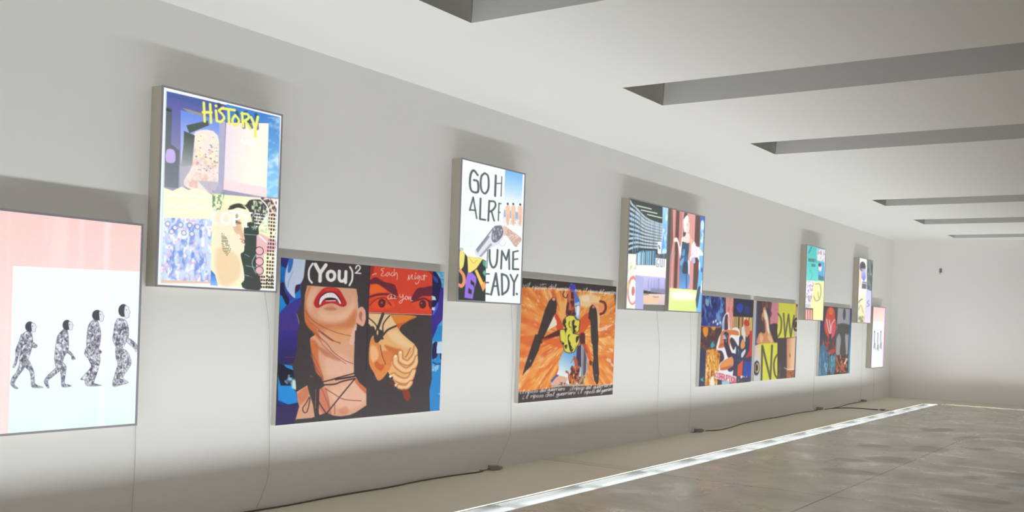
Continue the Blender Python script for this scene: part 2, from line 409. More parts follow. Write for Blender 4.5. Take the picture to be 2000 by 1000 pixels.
ART = {}
ART['march'] = (503, 727, '''
G|249 208 203 253 226 222|0 1 579.749 1387.61 604.544 663.65|-10 -10 1105 -10 1105 1387 -10 1387
G|243 254 254 228 246 242|0 1 609.96 505.506 627.083 5.563|192 1030 1138 1047 1181 -112 177 -29 195 12
V|255 255 255|0 0.35 60 3 0.45 0.8|-10 -10 1105 -10 1105 1387 -10 1387
S|196 200 212|0 1|285 632 318 629 332 578 325 521 307 464 286 414 253 440 250 471 259 534 251 597
N|84 84 100|0 0.8 11 20 5 0.25 0.83 0.5|285 632 318 629 332 578 325 521 307 464 286 414 253 440 250 471 259 534 251 597
N|52 52 68|0 0.8 5 10 8 0.45 0.74 0.4|285 632 318 629 332 578 325 521 307 464 286 414 253 440 250 471 259 534 251 597
N|250 253 255|0 0.85 12 13 14 0.45 0.8 -0.4|285 632 318 629 332 578 325 521 307 464 286 414 253 440 250 471 259 534 251 597
C|95 95 112|0 1 1.642 1.035|285 632 318 629 332 578 325 521 307 464 286 414 253 440 250 471 259 534 251 597 285 632
S|196 200 212|0 1|257 616 242 566 223 516 226 472 214 425 210 412 220 410 233 434 242 478 253 522 264 572
N|84 84 100|0 0.8 11 20 5 0.25 0.83 0.5|257 616 242 566 223 516 226 472 214 425 210 412 220 410 233 434 242 478 253 522 264 572
N|52 52 68|0 0.8 5 10 8 0.45 0.74 0.4|257 616 242 566 223 516 226 472 214 425 210 412 220 410 233 434 242 478 253 522 264 572
N|250 253 255|0 0.85 12 13 14 0.45 0.8 -0.4|257 616 242 566 223 516 226 472 214 425 210 412 220 410 233 434 242 478 253 522 264 572
C|95 95 112|0 1 1.636 1.031|257 616 242 566 223 516 226 472 214 425 210 412 220 410 233 434 242 478 253 522 264 572 257 616
S|196 200 212|0 1|310 572 340 562 362 543 351 530 328 534 311 546
N|84 84 100|0 0.8 11 20 5 0.25 0.83 0.5|310 572 340 562 362 543 351 530 328 534 311 546
N|52 52 68|0 0.8 5 10 8 0.45 0.74 0.4|310 572 340 562 362 543 351 530 328 534 311 546
N|250 253 255|0 0.85 12 13 14 0.45 0.8 -0.4|310 572 340 562 362 543 351 530 328 534 311 546
C|95 95 112|0 1 1.648 1.038|310 572 340 562 362 543 351 530 328 534 311 546 310 572
S|196 200 212|0 1|253 440 235 384 210 353 200 310 225 284 248 281 223 306 230 334 261 377 286 414
N|84 84 100|0 0.8 11 20 5 0.25 0.83 0.5|253 440 235 384 210 353 200 310 225 284 248 281 223 306 230 334 261 377 286 414
N|52 52 68|0 0.8 5 10 8 0.45 0.74 0.4|253 440 235 384 210 353 200 310 225 284 248 281 223 306 230 334 261 377 286 414
N|250 253 255|0 0.85 12 13 14 0.45 0.8 -0.4|253 440 235 384 210 353 200 310 225 284 248 281 223 306 230 334 261 377 286 414
C|95 95 112|0 1 1.637 1.029|253 440 235 384 210 353 200 310 225 284 248 281 223 306 230 334 261 377 286 414 253 440
S|196 200 212|0 1|286 414 320 381 328 330 337 285 410 281 369 297 353 310 345 381 328 419 304 458
N|84 84 100|0 0.8 11 20 5 0.25 0.83 0.5|286 414 320 381 328 330 337 285 410 281 369 297 353 310 345 381 328 419 304 458
N|52 52 68|0 0.8 5 10 8 0.45 0.74 0.4|286 414 320 381 328 330 337 285 410 281 369 297 353 310 345 381 328 419 304 458
N|250 253 255|0 0.85 12 13 14 0.45 0.8 -0.4|286 414 320 381 328 330 337 285 410 281 369 297 353 310 345 381 328 419 304 458
C|95 95 112|0 1 1.644 1.034|286 414 320 381 328 330 337 285 410 281 369 297 353 310 345 381 328 419 304 458 286 414
E|72 72 84|0 1|309 662 29 32
S|225 230 236|0 1|320 685 340 683 347 666 354 661 347 649 346 632 326 630 321 654
C|90 90 105|0 1 1.586 1.04|320 685 340 683 347 666 354 661 347 649 346 632 326 630 321 654
E|70 70 80|0 1|327 665 3 3
S|196 200 212|0 1|531 647 559 644 570 585 571 519 542 467 529 402 498 390 479 455 483 533 494 604
N|84 84 100|0 0.8 11 20 6 0.25 0.83 0.5|531 647 559 644 570 585 571 519 542 467 529 402 498 390 479 455 483 533 494 604
N|52 52 68|0 0.8 5 10 9 0.45 0.74 0.4|531 647 559 644 570 585 571 519 542 467 529 402 498 390 479 455 483 533 494 604
N|250 253 255|0 0.85 12 13 15 0.45 0.8 -0.4|531 647 559 644 570 585 571 519 542 467 529 402 498 390 479 455 483 533 494 604
C|95 95 112|0 1 1.696 1.069|531 647 559 644 570 585 571 519 542 467 529 402 498 390 479 455 483 533 494 604 531 647
S|196 200 212|0 1|553 522 589 502 611 473 622 458 599 452 590 479 561 499
N|84 84 100|0 0.8 11 20 6 0.25 0.83 0.5|553 522 589 502 611 473 622 458 599 452 590 479 561 499
N|52 52 68|0 0.8 5 10 9 0.45 0.74 0.4|553 522 589 502 611 473 622 458 599 452 590 479 561 499
N|250 253 255|0 0.85 12 13 15 0.45 0.8 -0.4|553 522 589 502 611 473 622 458 599 452 590 479 561 499
C|95 95 112|0 1 1.702 1.071|553 522 589 502 611 473 622 458 599 452 590 479 561 499 553 522
S|196 200 212|0 1|501 409 461 378 428 346 414 315 437 278 449 280 439 320 475 351 523 389
N|84 84 100|0 0.8 11 20 6 0.25 0.83 0.5|501 409 461 378 428 346 414 315 437 278 449 280 439 320 475 351 523 389
N|52 52 68|0 0.8 5 10 9 0.45 0.74 0.4|501 409 461 378 428 346 414 315 437 278 449 280 439 320 475 351 523 389
N|250 253 255|0 0.85 12 13 15 0.45 0.8 -0.4|501 409 461 378 428 346 414 315 437 278 449 280 439 320 475 351 523 389
C|95 95 112|0 1 1.692 1.063|501 409 461 378 428 346 414 315 437 278 449 280 439 320 475 351 523 389 501 409
S|196 200 212|0 1|528 441 558 414 558 375 552 303 603 284 537 280 528 337 521 389
N|84 84 100|0 0.8 11 20 6 0.25 0.83 0.5|528 441 558 414 558 375 552 303 603 284 537 280 528 337 521 389
N|52 52 68|0 0.8 5 10 9 0.45 0.74 0.4|528 441 558 414 558 375 552 303 603 284 537 280 528 337 521 389
N|250 253 255|0 0.85 12 13 15 0.45 0.8 -0.4|528 441 558 414 558 375 552 303 603 284 537 280 528 337 521 389
C|95 95 112|0 1 1.697 1.067|528 441 558 414 558 375 552 303 603 284 537 280 528 337 521 389 528 441
E|72 72 84|0 1|556 675 30 33
S|225 230 236|0 1|567 697 588 696 594 680 601 675 595 664 593 647 575 644 568 667
C|90 90 105|0 1 1.638 1.074|567 697 588 696 594 680 601 675 595 664 593 647 575 644 568 667
E|70 70 80|0 1|574 678 3 3
S|196 200 212|0 1|737 711 770 706 795 639 797 578 780 517 725 518 699 538 699 638 712 685
N|84 84 100|0 0.8 11 20 7 0.25 0.83 0.5|737 711 770 706 795 639 797 578 780 517 725 518 699 538 699 638 712 685
N|52 52 68|0 0.8 5 10 10 0.45 0.74 0.4|737 711 770 706 795 639 797 578 780 517 725 518 699 538 699 638 712 685
N|250 253 255|0 0.85 12 13 16 0.45 0.8 -0.4|737 711 770 706 795 639 797 578 780 517 725 518 699 538 699 638 712 685
C|95 95 112|0 1 1.74 1.098|737 711 770 706 795 639 797 578 780 517 725 518 699 538 699 638 712 685 737 711
S|196 200 212|0 1|769 531 807 504 800 489 773 501
N|84 84 100|0 0.8 11 20 7 0.25 0.83 0.5|769 531 807 504 800 489 773 501
N|52 52 68|0 0.8 5 10 10 0.45 0.74 0.4|769 531 807 504 800 489 773 501
N|250 253 255|0 0.85 12 13 16 0.45 0.8 -0.4|769 531 807 504 800 489 773 501
C|95 95 112|0 1 1.749 1.101|769 531 807 504 800 489 773 501 769 531
S|196 200 212|0 1|702 538 777 517 799 450 785 382 775 349 758 296 815 279 711 280 690 318 663 324 694 358 736 404 716 451 684 491
N|84 84 100|0 0.8 11 20 7 0.25 0.83 0.5|702 538 777 517 799 450 785 382 775 349 758 296 815 279 711 280 690 318 663 324 694 358 736 404 716 451 684 491
N|52 52 68|0 0.8 5 10 10 0.45 0.74 0.4|702 538 777 517 799 450 785 382 775 349 758 296 815 279 711 280 690 318 663 324 694 358 736 404 716 451 684 491
N|250 253 255|0 0.85 12 13 16 0.45 0.8 -0.4|702 538 777 517 799 450 785 382 775 349 758 296 815 279 711 280 690 318 663 324 694 358 736 404 716 451 684 491
C|95 95 112|0 1 1.735 1.092|702 538 777 517 799 450 785 382 775 349 758 296 815 279 711 280 690 318 663 324 694 358 736 404 716 451 684 491 702 538
E|72 72 84|0 1|767 742 37 35
S|225 230 236|0 1|783 770 804 764 810 744 820 736 813 725 810 706 789 703 782 733
C|90 90 105|0 1 1.682 1.105|783 770 804 764 810 744 820 736 813 725 810 706 789 703 782 733
E|70 70 80|0 1|790 746 3 3
S|196 200 212|0 1|920 725 975 716 1002 668 1004 599 966 530 928 516 887 578 890 619 899 687
N|84 84 100|0 0.8 11 20 8 0.25 0.83 0.5|920 725 975 716 1002 668 1004 599 966 530 928 516 887 578 890 619 899 687
N|52 52 68|0 0.8 5 10 11 0.45 0.74 0.4|920 725 975 716 1002 668 1004 599 966 530 928 516 887 578 890 619 899 687
N|250 253 255|0 0.85 12 13 17 0.45 0.8 -0.4|920 725 975 716 1002 668 1004 599 966 530 928 516 887 578 890 619 899 687
C|95 95 112|0 1 1.78 1.123|920 725 975 716 1002 668 1004 599 966 530 928 516 887 578 890 619 899 687 920 725
S|196 200 212|0 1|987 599 1035 578 1074 543 1068 498 1045 529 996 564
N|84 84 100|0 0.8 11 20 8 0.25 0.83 0.5|987 599 1035 578 1074 543 1068 498 1045 529 996 564
N|52 52 68|0 0.8 5 10 11 0.45 0.74 0.4|987 599 1035 578 1074 543 1068 498 1045 529 996 564
N|250 253 255|0 0.85 12 13 17 0.45 0.8 -0.4|987 599 1035 578 1074 543 1068 498 1045 529 996 564
C|95 95 112|0 1 1.797 1.132|987 599 1035 578 1074 543 1068 498 1045 529 996 564 987 599
S|196 200 212|0 1|912 530 990 509 1029 446 1027 404 973 329 1015 293 975 280 898 272 911 352 931 420 914 461
N|84 84 100|0 0.8 11 20 8 0.25 0.83 0.5|912 530 990 509 1029 446 1027 404 973 329 1015 293 975 280 898 272 911 352 931 420 914 461
N|52 52 68|0 0.8 5 10 11 0.45 0.74 0.4|912 530 990 509 1029 446 1027 404 973 329 1015 293 975 280 898 272 911 352 931 420 914 461
N|250 253 255|0 0.85 12 13 17 0.45 0.8 -0.4|912 530 990 509 1029 446 1027 404 973 329 1015 293 975 280 898 272 911 352 931 420 914 461
C|95 95 112|0 1 1.781 1.121|912 530 990 509 1029 446 1027 404 973 329 1015 293 975 280 898 272 911 352 931 420 914 461 912 530
E|72 72 84|0 1|959 778 37 43
S|225 230 236|0 1|972 809 997 805 1004 779 1014 768 1006 754 1002 732 976 727 967 761
C|90 90 105|0 1 1.722 1.131|972 809 997 805 1004 779 1014 768 1006 754 1002 732 976 727 967 761
E|70 70 80|0 1|982 782 3 3
''')
ART['history'] = (378, 631, '''
P|244 250 250|0 1|-10 -10 1115 -10 1115 1404 -10 1404
G|82 88 165 160 160 185|0 1 413.112 1360.01 433.361 856.007|34 1354 1075 1364 1089 727 40 668
G|62 128 205 140 210 250|0 1 836.244 1323.41 1014.84 832.182|556 1365 1075 1364 1079 738 951 734 963 1301 540 1244
N|215 238 250|0 0.9 90 50 4 0.45 0.8 0.3|836 1323 1075 1364 1079 738 951 734 963 1301
P|60 95 150|12 0.5|34 1354 474 1356 416 1295 36 1317
G|90 98 108 130 136 144|6 1 70.338 1229.7 71.592 711.248|33 1246 85 1245 83 996 156 960 156 695 39 691
S|205 182 240|4 1|51 950 113 953 119 875 49 868
P|50 60 60|0 1|29 1241 80 1231 75 1218 30 1219
G|112 146 232 222 216 238|0 1 299.403 1224.7 312.085 903.781|154 1246 499 1237 507 784 172 788
P|150 150 150|0 1|163 1266 341 1257 342 1236 221 1242
P|190 188 200|8 1|160 858 336 907 339 713 166 704
S|248 234 226|8 1|288 1118 483 1123 509 800 420 687 203 725 265 865 279 996
N|232 190 180|0 0.8 40 50 8 0.45 0.78 0|279 996 500 1014 509 800 420 690 203 728
N|255 250 200|0 0.8 30 30 18 0.45 0.73 0|284 1109 483 1123 505 899 273 898
N|120 110 120|0 0.8 16 12 9 0.67 0.86 0|289 1094 488 1111 496 815 286 819
P|78 92 88|0 1|206 1147 389 1215 402 1183 234 1097
G|82 94 88 170 175 180|3 1 227.271 1083.42 216.853 857.821|188 1105 281 1089 265 873 170 848 188 1013
P|180 178 205|3 1|495 1236 549 1237 555 732 503 734
P|190 185 205|10 0.8|317 772 528 786 542 685 440 680
G|243 226 236 252 251 232|0 1 562.492 1206.58 889.066 1126.35|555 1229 963 1298 965 727 553 736
P|250 222 228|12 0.8|554 806 966 805 965 727 553 736
C|255 255 255|0 1 15.103 1.272|707 1127 736 1102 761 1131 790 1107 822 1133
P|255 249 218|0 1|39 684 110 672 184 710 243 693 319 717 450 683 448 497 44 476
C|255 255 252|0 1 7.814 1.177|56 639 93 632 130 652 178 639 215 656
C|255 255 252|0 1 7.979 1.202|235 644 283 661 342 649 391 667
C|255 255 252|0 1 7.821 1.177|59 556 114 574 152 556 199 578
C|255 255 252|0 1 7.977 1.201|228 568 285 590 345 571 404 594
P|206 226 250|0 1|47 476 459 508 466 44 33 30
N|120 150 225|0 0.9 34 48 11 0.45 0.76 0|47 476 459 508 466 44 33 30
N|250 252 255|0 1 26 40 12 0.5 0.76 0|47 476 459 508 466 44 33 30
N|230 190 225|0 1 20 20 13 0.61 0.8 0|47 476 459 508 466 44 33 30
E|120 150 215|6 0.7|78 437 24 20
E|250 232 225|4 1|78 437 15 13
E|120 150 215|6 0.7|139 415 24 21
E|250 232 225|4 1|139 415 15 13
E|120 150 215|6 0.7|185 439 25 21
E|250 232 225|4 1|185 439 15 13
E|120 150 215|6 0.7|262 443 25 21
E|250 232 225|4 1|262 443 15 13
E|120 150 215|6 0.7|330 440 26 21
E|250 232 225|4 1|330 440 16 13
E|120 150 215|6 0.7|112 385 24 20
E|250 232 225|4 1|112 385 15 13
E|120 150 215|6 0.7|284 384 25 21
E|250 232 225|4 1|284 384 16 13
E|120 150 215|6 0.7|216 386 25 21
E|250 232 225|4 1|216 386 15 13
P|235 200 175|4 1|38 41 464 50 464 37 35 20
P|246 246 204|0 1|452 694 1066 719 1069 18 463 24
N|120 160 120|0 1 14 14 21 0.45 0.68 0|451 714 566 716 526 571 457 563
P|250 205 205|40 0.3|817 738 1070 720 1073 558 867 607
S|252 238 205|14 1|506 569 692 614 742 458 770 392 747 322 768 85 632 28 485 71 492 402
S|70 68 62|8 1|608 616 701 650 789 616 830 534 852 433 878 332 815 276 759 51 826 11 936 17 912 179 874 435 936 545 998 690 819 691 766 647 713 633
S|70 66 60|4 1|598 595 649 634 734 635 768 613 692 617 640 599
S|58 72 66|6 1|762 494 894 492 896 178 936 33 760 20 754 170 732 270 765 307
S|252 240 208|6 1|509 503 707 522 742 441 766 388 750 365 772 350 748 314 728 270 765 153 758 59 569 25 499 237
S|240 206 160|30 0.7|517 305 663 282 731 202 714 83 569 25 506 155
S|226 170 140|14 0.7|663 551 706 547 742 441 761 400 736 389 699 454
S|200 150 110|14 0.5|644 499 687 495 711 421 668 434
S|90 80 70|6 0.6|654 517 722 510 719 496 659 501
L|150 190 190|3 0.8 5.077 1.272|743 424 874 427
L|150 190 190|3 0.8 5.108 1.276|785 189 885 177
L|150 190 190|3 0.8 5.097 1.274|771 273 815 259
L|150 190 190|3 0.8 5.101 1.273|769 119 844 106
C|205 150 125|4 1 8.445 1.269|723 385 762 380 737 367 763 354
D|60 80 60|0 1 9 12 0.7 0.5 3 0.8|543 406 557 424 601 378 638 297 606 245 558 291
D|90 110 90|0 1 9 12 0.7 0.5 4 0.8|641 566 694 568 693 504 644 499
P|238 190 192|5 1|879 427 918 443 1085 392 1074 329 959 286 956 86 886 143
D|80 55 65|0 1 26 28 0.75 0.6 5 0.95|967 617 1071 602 1069 18 981 26 981 288 1009 447
D|70 60 70|0 1 24 26 0.75 0.6 6 0.9|821 122 1063 135 1069 18 825 20
N|90 60 80|0 1 16 16 22 0.4 0.68 0|906 723 1070 725 1071 593 933 614
N|200 220 190|0 1 16 22 23 0.45 0.7 0|819 687 998 690 997 446 829 466
E|60 60 60|0 1|913 309 43 33
E|235 185 190|0 1|913 309 36 28
E|60 60 60|0 1|916 228 43 33
E|235 185 190|0 1|916 228 36 28
E|60 60 60|0 1|919 159 43 33
E|235 185 190|0 1|919 159 36 28
C|170 200 190|0 1 5.158 1.29|881 281 844 209 887 134
C|240 245 240|3 1 10.318 1.296|907 706 972 661 991 594 959 547
C|235 245 245|6 1 12.06 1.295|908 424 977 383
D|250 252 250|0 1 10 400 0.75 1 7 0.85|850 595 975 596 975 585 850 584
D|250 252 250|0 1 10 400 0.75 1 8 0.85|851 571 976 571 976 561 851 560
D|250 252 250|0 1 10 400 0.75 1 9 0.85|852 547 977 547 977 537 852 536
D|250 252 250|0 1 10 400 0.75 1 10 0.85|853 523 978 523 978 512 853 512
D|250 252 250|0 1 10 400 0.75 1 11 0.85|854 499 979 498 980 488 854 489
L|250 252 248|5 1 18.067 1.236|482 566 463 531 469 485 499 477
C|252 253 250|0 1 18.264 1.25|578 568 548 540 550 498 584 485 621 505 619 550 578 568
L|252 253 250|0 1 23.442 1.26|655 584 659 484
C|252 253 250|0 1 15.07 1.26|655 579 704 579 706 539 658 527
L|252 253 250|0 1 20.262 1.271|732 592 771 542 773 483
L|252 253 250|0 1 13.633 1.283|817 591 771 542
L|252 253 250|0 1 6.669 1.255|617 584 693 587
L|252 253 250|0 1 6.694 1.258|645 481 681 482
L|252 253 250|0 1 6.741 1.269|715 591 758 592
L|252 253 250|0 1 6.802 1.28|797 592 832 591
L|252 253 250|0 1 6.773 1.273|752 481 797 482
G|60 120 215 140 190 245|0 1 462.956 119.392 466.589 28.952|462 136 500 105 528 23 461 24
P|215 235 240|0 1|23 1364 34 1364 39 25 28 25
L|40 50 60|8 0.6 26.813 1.273|706 1325 720 1226
L|40 50 60|8 0.6 27.194 1.291|836 1340 851 1240
L|40 50 60|8 0.6 26.656 1.265|652 1323 666 1258
L|40 50 60|8 0.6 26.904 1.277|737 1339 796 1239
L|40 50 60|8 0.6 26.157 1.242|485 1349 507 1312
L|240 240 112|3 1 19.321 1.223|350 1336 363 1204
L|240 240 112|3 1 19.445 1.231|406 1336 419 1206
L|240 240 112|3 1 19.319 1.222|345 1266 420 1280
L|240 240 112|3 1 19.569 1.238|460 1300 471 1227
L|240 240 112|3 1 19.681 1.246|512 1327 631 1336
L|240 240 112|3 1 19.818 1.254|574 1328 583 1227
L|240 240 112|3 1 20.098 1.272|701 1329 714 1230
L|240 240 112|3 1 20.178 1.276|734 1271 783 1225
L|240 240 112|3 1 20.294 1.284|788 1311 821 1266
L|240 240 112|3 1 20.437 1.293|854 1327 832 1223 836 1173
E|240 240 112|3 1|459 1334 14 11
C|240 240 112|3 1 18.073 1.248|528 1333 488 1306 518 1285 536 1258 504 1226 475 1227
C|240 240 112|3 1 18.3 1.263|638 1300 614 1266 620 1233 654 1229 674 1267 638 1300
C|240 240 112|3 1 18.416 1.271|697 1321 753 1328 763 1300 708 1263
''')
ART['go_home'] = (201, 451, '''
P|244 253 253|0 1|-10 -10 1130 -10 1130 1410 -10 1410
G|112 182 236 240 248 250|0 1 904.896 1392.04 901.712 1048.25|742 1396 1084 1400 1095 822 735 835
P|250 252 252|0 1|1070 1415 1089 1418 1084 790 1065 806
P|120 160 205|10 0.7|744 971 1073 972 1078 894 740 894
D|190 170 165|0 1 12 16 0.6 0.5 3 0.6|730 910 1077 911 1076 821 735 835
E|60 60 65|0 1|809 1037 18 12
S|246 200 172|0 1|775 1009 847 1019 855 938 842 824 800 828 776 938
L|200 150 125|0 1 3.972 1.761|816 926 820 838
E|60 60 65|0 1|911 1047 18 12
S|246 200 172|0 1|875 1019 949 1028 957 947 944 832 901 836 877 946
L|200 150 125|0 1 4.004 1.775|918 935 922 846
E|60 60 65|0 1|1040 1056 19 12
S|246 200 172|0 1|1004 1028 1079 1038 1087 955 1074 840 1030 844 1006 955
L|200 150 125|0 1 4.045 1.793|1047 943 1051 854
C|84 91 94|0 1 20.479 1.687|268 1263 204 1300 159 1267 144 1197 155 1122 197 1088 283 1100 274 1197 210 1205
C|84 91 94|0 1 19.142 1.704|386 1298 333 1260 324 1182 346 1117 404 1096 454 1145 459 1223 439 1282 386 1298
L|84 91 94|0 1 21.002 1.731|579 1301 579 1093
L|84 91 94|0 1 10.893 1.73|577 1219 686 1235
L|84 91 94|0 1 10.198 1.746|686 1304 684 1102
L|84 91 94|0 1 15.062 1.669|156 901 207 1036 278 832
L|84 91 94|0 1 15.081 1.671|171 906 255 910
L|84 91 94|0 1 18.325 1.694|332 1037 332 831 424 832
L|84 91 94|0 1 18.551 1.715|481 1031 474 828
C|84 91 94|0 1 18.552 1.715|481 1027 568 1033 593 997 553 949 498 924
L|84 91 94|0 1 17.076 1.72|524 931 577 838
L|84 91 94|0 1 12.539 1.739|652 1027 649 847
L|84 91 94|0 1 12.54 1.739|652 1022 687 1026
L|84 91 94|0 1 12.544 1.738|649 932 676 935
S|232 238 244|80 0.5|25 664 230 715 263 604 228 503 81 484 25 544
C|205 215 222|8 0.5 4.076 1.691|323 756 335 675 292 590 239 553
P|150 160 165|6 0.6|6 523 79 520 87 493 8 503
P|42 46 46|0 1|4 503 232 442 376 444 459 421 472 11 18 10
P|248 252 252|0 1|79 524 476 538 459 421 341 446 260 466 231 445 144 442 81 484
S|240 224 120|4 1|20 488 88 477 103 454 94 373 77 331 25 312
P|244 226 122|0 1|144 445 314 444 405 438 306 337 233 300 167 272 156 352
C|170 150 80|0 1 3.228 1.667|178 435 249 383 302 419
P|246 205 95|0 1|273 311 309 329 468 156 428 108
P|245 165 95|0 1|385 169 446 213 470 172 428 108
C|238 150 100|3 1 31.937 1.647|39 297 94 252 105 188 67 146 34 157
P|148 112 222|0 1|159 288 234 288 305 247 307 198 280 131 256 28 120 36 130 206
P|40 42 46|0 1|215 218 276 188 280 131 261 163 213 177
P|40 42 46|0 1|182 135 237 113 233 72 178 86
P|80 170 145|0 1|401 424 459 417 459 354 408 376
P|85 190 160|0 1|432 328 461 313 457 263 409 294
S|224 226 236|10 1|262 514 495 697 591 781 721 810 757 695 674 612 505 540 355 455
P|150 150 166|0 1|282 524 482 680 511 670 311 489
P|165 165 182|0 1|341 458 529 605 559 594 376 452
S|115 115 128|0 1|570 771 641 794 722 793 744 719 672 645 586 617 540 660
N|190 190 205|0 1 18 22 5 0.45 0.68 0.6|570 771 722 793 744 719 672 645 586 617 540 660
P|130 130 142|0 1|308 542 325 535 577 763 563 770
C|150 150 160|8 0.6 5.037 1.738|674 612 749 592 805 639
S|204 170 158|4 1|748 804 872 773 1085 701 1027 631 982 598 879 663 786 714 763 721
N|235 205 190|0 1 30 20 6 0.45 0.73 0|748 804 872 773 1085 701 1027 631 982 598 879 663 786 714
P|230 200 180|5 1|744 796 781 799 787 697 749 703
L|84 91 94|0 1 8.27 1.711|482 530 479 347
L|84 91 94|0 1 19.729 1.774|940 543 946 366 1048 370
L|84 91 94|0 1 15.436 1.774|937 545 1032 564
L|84 91 94|0 1 15.453 1.774|945 466 1028 479
L|84 91 94|0 1 18.58 1.743|729 358 734 542 817 453 861 563 879 362
L|84 91 94|0 1 14.894 1.707|470 289 522 292
L|84 91 94|0 1 14.905 1.706|472 201 516 204
L|84 91 94|0 1 18.244 1.706|481 90 534 87
L|84 91 94|0 1 20.88 1.718|569 83 641 305 705 85
L|84 91 94|0 1 16.734 1.723|598 171 682 175
L|84 91 94|0 1 20.303 1.745|745 304 767 91
L|84 91 94|0 1 18.846 1.767|904 304 976 225 1039 311
L|84 91 94|0 1 20.686 1.776|976 225 977 93
L|84 91 94|0 1 22.525 1.783|1033 109 1038 106
C|84 91 94|0 1 19.904 1.715|516 534 526 425 584 360 645 408 656 546
C|84 91 94|0 1 21.149 1.745|745 302 834 287 877 225 858 139 767 92
''')
ART['facade'] = (124, 351, '''
P|52 60 58|0 1|-10 -10 1145 -10 1145 1423 -10 1423
C|220 236 246|0 1 26.149 2.142|22 1366 66 1332 204 1289 435 1206 651 1172 945 1159
C|220 236 246|0 1 33.781 2.136|-13 1281 208 1238 474 1154 947 1127
C|220 236 246|0 1 33.037 2.136|-8 1216 213 1181 477 1112 950 1091
C|220 236 246|0 1 32.292 2.136|-3 1150 217 1125 481 1070 953 1055
C|220 236 246|0 1 31.546 2.136|2 1085 221 1068 484 1028 956 1019
C|220 236 246|0 1 30.798 2.136|7 1019 226 1011 487 986 959 983
C|220 236 246|0 1 30.05 2.136|12 954 230 954 491 944 962 947
C|220 236 246|0 1 29.3 2.136|17 889 233 915 494 902 965 911
C|220 236 246|0 1 28.55 2.135|22 823 237 861 497 860 968 875
C|220 236 246|0 1 27.798 2.135|27 757 241 807 501 818 971 839
D|60 80 95|0 0.85 31 2000 0.34 1 2 1|-20 1377 951 1316 976 775 14 706
D|140 200 240|0 0.5 62 150 0.5 1 5 0.6|-8 1216 293 1247 333 729 14 706
L|238 242 215|6 1 13.23 2.167|201 1328 611 1329
L|238 242 215|6 1 13.346 2.184|333 1285 786 1289
L|238 242 215|6 1 13.501 2.209|511 1246 928 1244
G|165 220 238 95 165 245|0 1 1020.26 1381.55 1049.77 788.571|948 1398 1123 1405 1147 754 964 741
N|215 240 250|0 1 60 90 6 0.45 0.78 0|948 1398 1123 1405 1147 754 964 741
P|246 250 252|0 1|838 920 948 928 960 741 847 766
L|50 60 70|0 1 13.029 2.255|875 870 906 832
P|112 168 200|0 1|234 724 396 768 792 797 799 603 245 577
V|45 75 95|0 0.9 16 7 0.5 0.62|234 724 396 768 792 797 799 603 245 577
V|190 225 240|0 1 14 8 0.6 0.7|234 724 792 797 799 603 245 577
P|105 118 130|0 1|796 748 1135 780 1122 712 801 694
V|60 70 80|0 1 10 9 0.5 0.6|796 748 1135 780 1122 712 801 694
P|246 247 232|0 1|-11 698 235 712 250 405 -5 392
N|185 205 165|20 0.8 60 60 9 0.45 0.78 0.5|-5 612 243 597 250 405 12 393
G|252 246 250 250 240 236|0 1 589.322 585.79 601.537 430.951|245 574 1129 619 1143 446 239 432
P|248 250 252|0 1|791 698 1122 707 1129 577 796 569
L|105 120 135|3 1 7.456 2.253|876 687 830 675 827 592 884 586 885 625 853 625
L|105 120 135|3 1 7.482 2.261|932 690 940 595 997 592 993 690
L|105 120 135|3 1 7.536 2.277|1050 690 1054 596
G|205 200 244 178 178 225|10 1 600.894 439.107 615.706 251.333|238 440 1143 451 1142 230 243 268
V|140 145 200|0 0.6 28 10 0.5 0.7|478 408 1144 442 1142 230 473 237
G|180 186 236 170 166 205|6 1 336.844 401.134 364.848 39.427|238 440 467 424 488 6 254 4
P|120 115 135|30 0.6|685 295 1136 298 1122 230 691 221
G|240 214 196 220 196 200|8 1 618.93 210.462 629.258 79.55|475 212 1122 230 1115 81 483 69
S|244 200 160|30 0.8|495 181 711 202 917 172 885 104 520 93
C|90 85 80|4 1 6.487 2.193|485 196 583 207 620 201
C|90 85 80|4 1 5.778 2.232|767 183 861 180 916 187
P|112 112 104|14 1|483 69 1125 73 1112 -3 484 -14
P|250 250 232|10 1|12 393 249 413 256 -12 9 -18
E|222 150 150|8 1|176 242 152 187
E|252 252 238|8 1|177 234 107 151
E|205 130 130|14 1|185 234 45 60
E|250 240 120|20 0.8|36 299 27 39
P|180 184 230|3 1|238 436 467 424 488 6 256 4
P|235 240 225|16 1|12 61 252 36 256 -12 9 -18
''')
